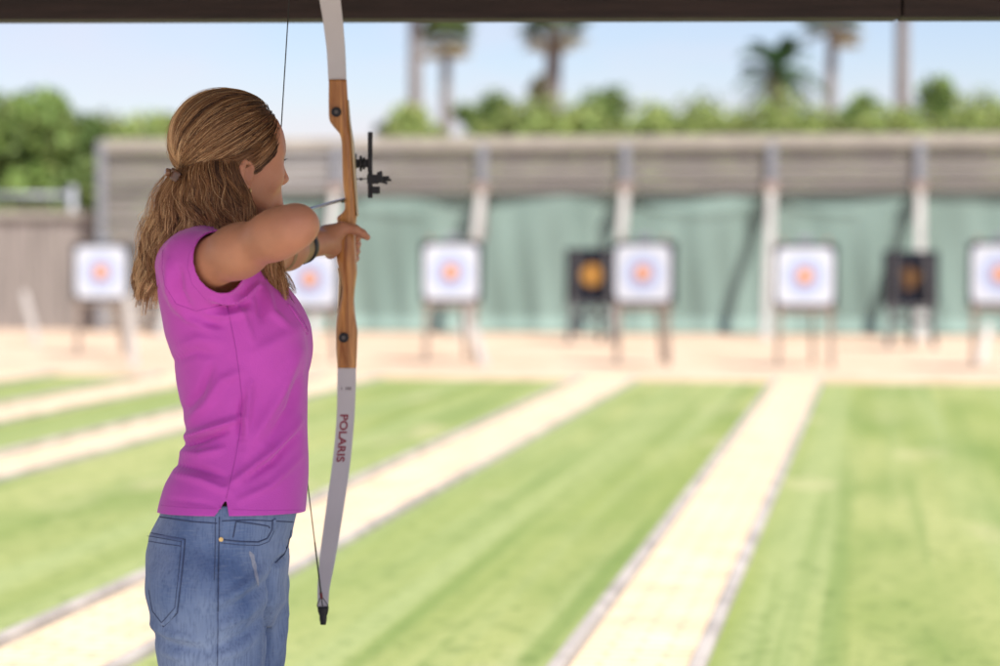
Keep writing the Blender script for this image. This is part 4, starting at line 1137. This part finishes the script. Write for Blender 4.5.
for i in range(60): lock(hr.uniform(.12, 1), 0, 4, .024, .45, .0004)       # loose single hairs
# the mass of hair close to the skull that the strands lie on
th = np.linspace(0, 2 * math.pi, 64, endpoint=False); ee = np.linspace(-.80, math.pi / 2 - .01, 30); v = []
for e in ee:
    ph3 = np.where(th > math.pi, th - 2 * math.pi, th)
    lo = np.interp(ph3, HLp, HLe) + .06; lo = np.where(np.abs(ph3) > math.radians(104), -.80, lo)
    v.append(scalp(dirs(th, np.maximum(e, lo)), np.full(64, 1.03)))
v = np.concatenate(v); f = [(j * 64 + i, j * 64 + (i + 1) % 64, (j + 1) * 64 + (i + 1) % 64, (j + 1) * 64 + i) for j in range(29) for i in range(64)]
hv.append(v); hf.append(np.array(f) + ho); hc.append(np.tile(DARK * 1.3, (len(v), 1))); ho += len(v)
hair = obj('hair', mesh_np('hair', np.concatenate(hv), np.concatenate(hf), True, np.concatenate(hc)), M_hair, body)
tag(hair)

# hair clip at the back of the head
M_clip = mat('dark_tortoiseshell', (.075, .035, .022), .3, col2=(.16, .075, .035), scale=90, coat=.5)
M_clip2 = mat('amber_clip_bead', (.24, .11, .05), .35, var=.3, scale=80, coat=.4)
cc0 = L(175.2, 174.8, -.066); cl = MB()
for s in (-1, 1):
    for i in range(5):
        a0 = math.radians(-50 + 100 * i / 4)
        cl.tube([cc0 + np.array((-.004, -.012 + .006 * i - .012, .010 * s)), cc0 + np.array((.004, -.022 + .008 * i, .004 * s)), cc0 + np.array((.014, -.02 + .008 * i, -.004 + .002 * s))], [.0030, .0034, .0016], 8)
cl.box(cc0 + np.array((.004, -.024, -.003)), (.016, .012, .020), Matrix.Rotation(.5, 3, 'Y'), .004)
clip = cl.build('hair_clip', M_clip, body)
MB().disc(cc0 + np.array((-.011, -.016, .004)), (-1, -.4, .2), .0075, .010, 16, .003).build('clip_bead', M_clip2, clip)
# ------------------------------------------------------------------ recurve bow
def wood(name, c1, c2):
    m = bpy.data.materials.new(name); t = nt(m); N, K = t.nodes, t.links
    out = N.new('ShaderNodeOutputMaterial'); b = N.new('ShaderNodeBsdfPrincipled'); K.new(b.outputs[0], out.inputs[0])
    b.inputs['Roughness'].default_value = .38; b.inputs['Coat Weight'].default_value = .25; b.inputs['Coat Roughness'].default_value = .25
    tc = N.new('ShaderNodeTexCoord'); mp = N.new('ShaderNodeMapping'); mp.inputs['Scale'].default_value = (60, 40, 5); K.new(tc.outputs['Object'], mp.inputs[0])
    n1 = N.new('ShaderNodeTexNoise'); n1.inputs['Scale'].default_value = 1; n1.inputs['Detail'].default_value = 6; n1.inputs['Distortion'].default_value = 1.2; K.new(mp.outputs[0], n1.inputs['Vector'])
    cr = N.new('ShaderNodeValToRGB'); cr.color_ramp.elements[0].position = .32; cr.color_ramp.elements[1].position = .68
    cr.color_ramp.elements[0].color = (*c1, 1); cr.color_ramp.elements[1].color = (*c2, 1); K.new(n1.outputs[0], cr.inputs[0])
    K.new(cr.outputs[0], b.inputs['Base Color']); return m
M_wood = wood('varnished_riser_wood', (.27, .085, .012), (.66, .31, .085))
M_pale = wood('pale_maple_laminate', (.50, .38, .20), (.62, .50, .30))
M_limb = mat('white_fibreglass_limb', (.62, .60, .60), .35, var=.06, scale=10, coat=.2)
M_limbe = mat('dark_limb_edge', (.10, .09, .085), .5)
M_string = mat('dark_bowstring', (.05, .05, .045), .6, var=.3, scale=60)
M_text = mat('dark_red_lettering', (.28, .035, .055), .6)
YB = .635
bb = L(323, 625, YB - .15)
bow = tag(empty('recurve_bow', BASE + Matrix.Rotation(TH, 3, 'Z') @ Vector(bb), TH), 'wooden handled recurve bow with white limbs held at full draw', 'bow')

def loftpx(rows, name, m_, parent, n=20, pw=4.0, cap=True):
    """rows: py, left px, right px, near y, thickness"""
    R = sorted(rows); ys = np.linspace(R[0][0], R[-1][0], max(8, int((R[-1][0] - R[0][0]) / 2.0)))
    m = MB(); rings = []
    cols = [np.interp(ys, [r[0] for r in R], [r[i] for r in R]) for i in range(1, 5)]
    w = np.array((.2, .6, .2)); cols = [np.convolve(np.pad(c, 1, mode='edge'), w, 'valid') for c in cols]
    for y, a, b_, yn, th_ in zip(ys, *cols):
        p0, p1 = L(a, y, yn), L(b_, y, yn); c_ = (p0 + p1) / 2; hw = (p1[0] - p0[0]) / 2; ring = []
        for k in range(n):
            q = 2 * math.pi * k / n; cx, cy = math.cos(q), math.sin(q)
            x = math.copysign(abs(cx) ** (2 / pw), cx) * hw; yy_ = math.copysign(abs(cy) ** (2 / pw), cy) * th_ / 2
            ring.append(m.bm.verts.new((c_[0] + x, yn + th_ / 2 + yy_, c_[2])))
        rings.append(ring)
    for A, B2 in zip(rings, rings[1:]):
        for k in range(n): f = m.bm.faces.new((A[k], A[(k + 1) % n], B2[(k + 1) % n], B2[k])); f.smooth = True
    m.bm.faces.new(rings[0][::-1]); m.bm.faces.new(rings[-1])
    return m.build(name, m_, parent, origin=bb)

RIS = [(79.5, 328.4, 346.4, 0, .022), (100, 328.1, 347.6, 0, .030), (116, 328.2, 348.4, 0, .036), (121, 329, 348.8, 0, .038), (126, 332.6, 349.3, 0, .042), (134, 339.6, 350.3, 0, .046),
       (142, 341.2, 350.8, 0, .048), (165, 341.6, 352.2, 0, .05), (182, 342.2, 353.4, 0, .05), (196, 344, 354.6, 0, .05), (209, 344.2, 355.6, 0, .05), (213.5, 341.5, 356, 0, .05), (217, 335.2, 356.3, 0, .05),
       (221, 336.8, 355.6, .002, .048), (232, 336.4, 354.8, .002, .046), (245, 335, 355, .0, .05), (262, 336, 355.8, -.004, .055), (272, 339, 356.4, -.002, .052), (289, 341.6, 354.2, .0, .046),
       (300, 340.5, 353.4, .0, .044), (312, 337.6, 354.2, 0, .042), (320, 336.3, 355.4, 0, .040), (331, 335.7, 357.2, 0, .036), (348, 335.8, 356.8, 0, .030), (368, 337.2, 356, 0, .022)]
riser = loftpx([(a, b_, c_, YB + d_, e) for a, b_, c_, d_, e in RIS], 'riser', M_wood, bow)
lam = loftpx([(100, 347.2, 348.6, YB + .004, .024), (121, 348.6, 350.2, YB + .004, .03), (142, 350.6, 353.4, YB + .004, .04), (165, 352, 355.2, YB + .004, .042), (196, 354.4, 357, YB + .004, .042), (216, 356, 357.8, YB + .004, .04)], 'laminate_strip', M_pale, riser, pw=3)
loftpx([(268, 336.6, 339.2, YB + .012, .03), (278, 338.2, 341.8, YB + .012, .03), (290, 337.6, 342, YB + .012, .03), (302, 337.2, 340.6, YB + .012, .028), (314, 337, 338.2, YB + .01, .026)], 'laminate_strip', M_pale, riser, pw=3)
for (px, py) in ((336.3, 112), (343.7, 337.6)):
    c_ = L(px, py, YB - .003) - bb; k_ = MB().disc(c_, (0, -1, 0), .0105, .010, 20, .002).build('limb_bolt', M_blackp, bow)
    MB().disc(c_ + np.array((0, -.0052, 0)), (0, -1, 0), .0045, .0012, 6).build('hex_socket', M_limbe, k_)

def limb(rows, name='limb'):
    """rows: py, left, right, y of the face"""
    R = rows; n = len(R); s = np.arange(n); u = np.linspace(0, n - 1, 60)
    cols = []
    for i in range(4):
        v = np.interp(u, s, [r[i] for r in R]); w = np.hanning(9); w /= w.sum(); cols.append(np.convolve(np.pad(v, 4, mode='reflect', reflect_type='odd'), w, 'valid'))
    m = MB(); prev = None; face = []
    for py, a, b_, y in zip(*cols):
        p0, p1 = L(a, py, y), L(b_, py, y); face.append((py, a, b_, y))
        th_ = .0055; ring = [m.bm.verts.new(p) for p in (p0 + (0.0012, 0, 0), p1 - (0.0012, 0, 0), p1 + (0, .0015, 0), p1 + (0, th_, 0), p0 + (0, th_, 0), p0 + (0, .0015, 0))]
        if prev:
            for k in range(6):
                f = m.bm.faces.new((prev[k], prev[(k + 1) % 6], ring[(k + 1) % 6], ring[k])); f.smooth = False; f.material_index = 1 if k in (2, 4) else 0
        else: m.bm.faces.new(ring[::-1])
        prev = ring
    m.bm.faces.new(prev)
    o = m.build(name, [M_limb, M_limbe], bow, origin=bb)
    return o, np.array(face)
lowL = [(366, 337.4, 356, YB + .004), (385, 337.2, 355.8, YB + .006), (414, 336.8, 354.7, YB + .006), (440, 334.9, 352.6, YB + .0), (464, 332.2, 350.2, YB - .01), (492, 328.3, 346.2, YB - .028),
        (521, 324.3, 341.7, YB - .052), (545, 321, 337.6, YB - .078), (565, 318.9, 334.3, YB - .10), (590, 317.2, 329, YB - .13), (610, 317.6, 328, YB - .15)]
low, lf = limb(lowL)
upL = [(81.5, 328.4, 346.4, YB + .004), (50, 326.8, 345.2, YB + .006), (20, 322.8, 342.8, YB + .004), (0, 319.4, 340.6, YB - .0), (-30, 314.5, 336, YB - .014), (-70, 307.5, 328, YB - .042),
       (-110, 301.5, 319, YB - .082), (-140, 298.5, 313, YB - .115), (-165, 297.5, 309, YB - .145)]
upp, uf = limb(upL)
tp = loftpx([(607, 317.2, 328.6, YB - .153, .012), (613, 317.6, 328.2, YB - .153, .013), (616, 319.6, 326.4, YB - .153, .012), (619, 319, 327, YB - .153, .012), (625, 320.4, 325.6, YB - .153, .010)], 'limb_tip', M_blackp, bow, n=12, pw=3); tp.parent = low
tp = loftpx([(-181, 300, 305, YB - .15, .010), (-172, 298, 308, YB - .15, .012), (-164, 297.4, 309.2, YB - .15, .013)], 'limb_tip', M_blackp, bow, n=12, pw=3); tp.parent = upp
# string with its loops and servings
T0, T1 = L(299.5, -166, YB - .158), L(322.5, 606, YB - .160)
MB().tube([T0 - bb, NK - bb], .0012, 6).build('bowstring', M_string, bow)
bs = MB().tube([NK - bb, T1 - bb], .0012, 6).build('bowstring', M_string, bow)
d_ = (T1 - NK) / np.linalg.norm(T1 - NK); d0 = (T0 - NK) / np.linalg.norm(T0 - NK)
MB().tube([T1 - d_ * .16 - bb, T1 - d_ * .028 - bb], .0017, 8).build('string_serving', mat('green_red_serving', (.05, .07, .03), .7), bs)
MB().tube([T1 - d_ * .034 - bb, T1 - d_ * .020 - bb], .0030, 8).build('string_wrap', mat('red_serving', (.22, .05, .05), .7), bs)
for s in (-1, 1):
    e = L(322.8 + s * 5.2, 607, YB - .148); MB().tube([T1 - d_ * .026 - bb, e + np.array((0, -.010, .006)) - bb, e - bb], .0011, 6).build('string_loop', M_string, bs)
MB().tube([NK + d0 * .09 - bb, NK - bb, NK + d_ * .09 - bb], .0018, 8).build('centre_serving', M_string, bs)

# lettering running down the lower limb
cu = bpy.data.curves.new('lettering', 'FONT'); cu.body = 'POLARIS'; cu.align_x = 'LEFT'; cu.size = 1.0; cu.offset = .03; cu.space_character = 1.04
tmp = bpy.data.objects.new('lettering_source', cu); COL.objects.link(tmp)
me = bpy.data.meshes.new_from_object(tmp.evaluated_get(bpy.context.evaluated_depsgraph_get()))
bpy.data.objects.remove(tmp); bpy.data.curves.remove(cu)
co_ = np.array([v.co[:] for v in me.vertices]); mn, mxx = co_.min(0), co_.max(0)
s_along = (co_[:, 0] - mn[0]) / (mxx[0] - mn[0]); s_up = (co_[:, 1] - mn[1]) / (mxx[1] - mn[1])
def limb_pt(py, q, off):
    a, b_, y = [np.interp(py, lf[:, 0], lf[:, i]) for i in (1, 2, 3)]
    return L(a + (b_ - a) * q, py, y) + np.array((0, -off, 0)) - bb
for v, a, u in zip(me.vertices, s_along, s_up): v.co = limb_pt(414.5 + 47.5 * a, .20 + .46 * u, .0006)
me.name = 'lettering'; obj('lettering', me, M_text, low)
m = MB()                                                   # small grey size marks above it
for q in ((.22, .27), (.45, .52), (.55, .66), (.68, .76)):
    f = [m.bm.verts.new(limb_pt(y, x, .0006)) for x, y in ((q[0], 387), (q[1], 387), (q[1], 390), (q[0], 390))]; m.bm.faces.new(f)
m.build('size_mark', mat('grey_print', (.28, .25, .26), .6), low)

# sight on the far side of the riser
sg = empty('bow_sight', (0, 0, 0)); sg.parent = bow
ys = YB + .05
def sb(x0, y0, x1, y1, name, th_=.014, y=ys, bev=.0015, m_=None):
    a, b_ = L(x0, y0, y), L(x1, y1, y); return MB().box((a + b_) / 2 - bb, (abs(b_[0] - a[0]), th_, abs(a[2] - b_[2])), bevel=bev).build(name, m_ or M_blackp, sg)
sb(350, 153.5, 356.5, 158.5, 'mount_block', .03); sb(350.5, 159.2, 358, 168, 'mount_block', .035); sb(351, 169, 356, 174.5, 'mount_block', .02)
sb(356, 159.5, 370, 167.5, 'extension_bar', .010)
for (x, r) in ((360.8, .017), (364, .013)):
    c_ = L(x, 163.5, ys) - bb; MB().disc(c_, (1, 0, 0), r, .005, 18, .001).build('lock_knob', M_blackp, sg)
sb(367.8, 155.5, 372.4, 171.5, 'clamp', .02)
sb(367.8, 132, 372.6, 198.3, 'sight_bar', .010)
sb(367.2, 174.5, 378.5, 184, 'slider', .018); sb(377, 172, 382.5, 183, 'slider', .02); sb(371.5, 186.5, 380, 193.8, 'slider_knob', .016)
for (x, y) in ((389, 177), (391, 180), (387, 183.5), (381, 171.5)):
    MB().tube([L(378, 179, ys) - bb, L(x, y, ys + .01) - bb], [.0055, .0026], 8).build('pin', M_blackp, sg)
MB().tube([L(353, 178.8, ys) - bb, L(368, 178.8, ys) - bb], .0011, 6).build('windage_rod', M_blackp, sg); c_ = L(361, 179, ys) - bb; MB().disc(c_, (1, 0, 0), .003, .006, 10).build('rod_nut', M_blackp, sg)
# arrow rest
MB().tube([L(345, 201.6, YB + .02) - bb, L(341.5, 202.3, YB + .015) - bb, L(340.8, 200.4, YB + .012) - bb], .0016, 6).build('arrow_rest', M_blackp, bow)

# ------------------------------------------------------------------ arrow
AP = L(342.3, 199.8, YB + .02); ad = (AP - NK) / np.linalg.norm(AP - NK)
M_shaft = mat('silver_blue_arrow_shaft', (.34, .42, .50), .3, var=.08, metal=.5)
arrow = tag(empty('arrow', BASE + Matrix.Rotation(TH, 3, 'Z') @ Vector(NK), TH), 'thin silver arrow nocked on the drawn bowstring and resting beside the bow handle', 'arrow')
Z3 = np.zeros(3); tip = AP + ad * .05 - NK
MB().tube([ad * .012, tip], .0036, 10).build('shaft', M_shaft, arrow)
MB().tube([tip, tip + ad * .012, tip + ad * .03], [.0037, .0036, .0004], 10).build('point', M_blackp, arrow)
MB().tube([-ad * .004, ad * .014], [.003, .0033], 8).build('nock', M_blackp, arrow)
for k in range(3):
    q = math.radians(90 + 120 * k); s1 = np.cross(ad, (0, 0, 1)); s1 /= np.linalg.norm(s1); s2 = np.cross(s1, ad); w_ = s1 * math.cos(q) + s2 * math.sin(q); m = MB()
    V4 = [ad * .03 + w_ * .003, ad * .075 + w_ * .003, ad * .045 + w_ * .013, ad * .031 + w_ * .013]; sd3 = np.cross(ad, w_) * .0003
    a = [m.bm.verts.new(v + sd3) for v in V4]; b_ = [m.bm.verts.new(v - sd3) for v in V4]; m.bm.faces.new(a); m.bm.faces.new(b_[::-1])
    for i in range(4): m.bm.faces.new((a[i], b_[i], b_[(i + 1) % 4], a[(i + 1) % 4]))
    m.build('fletching', mat('blue_vane', (.1, .2, .45), .5), arrow)
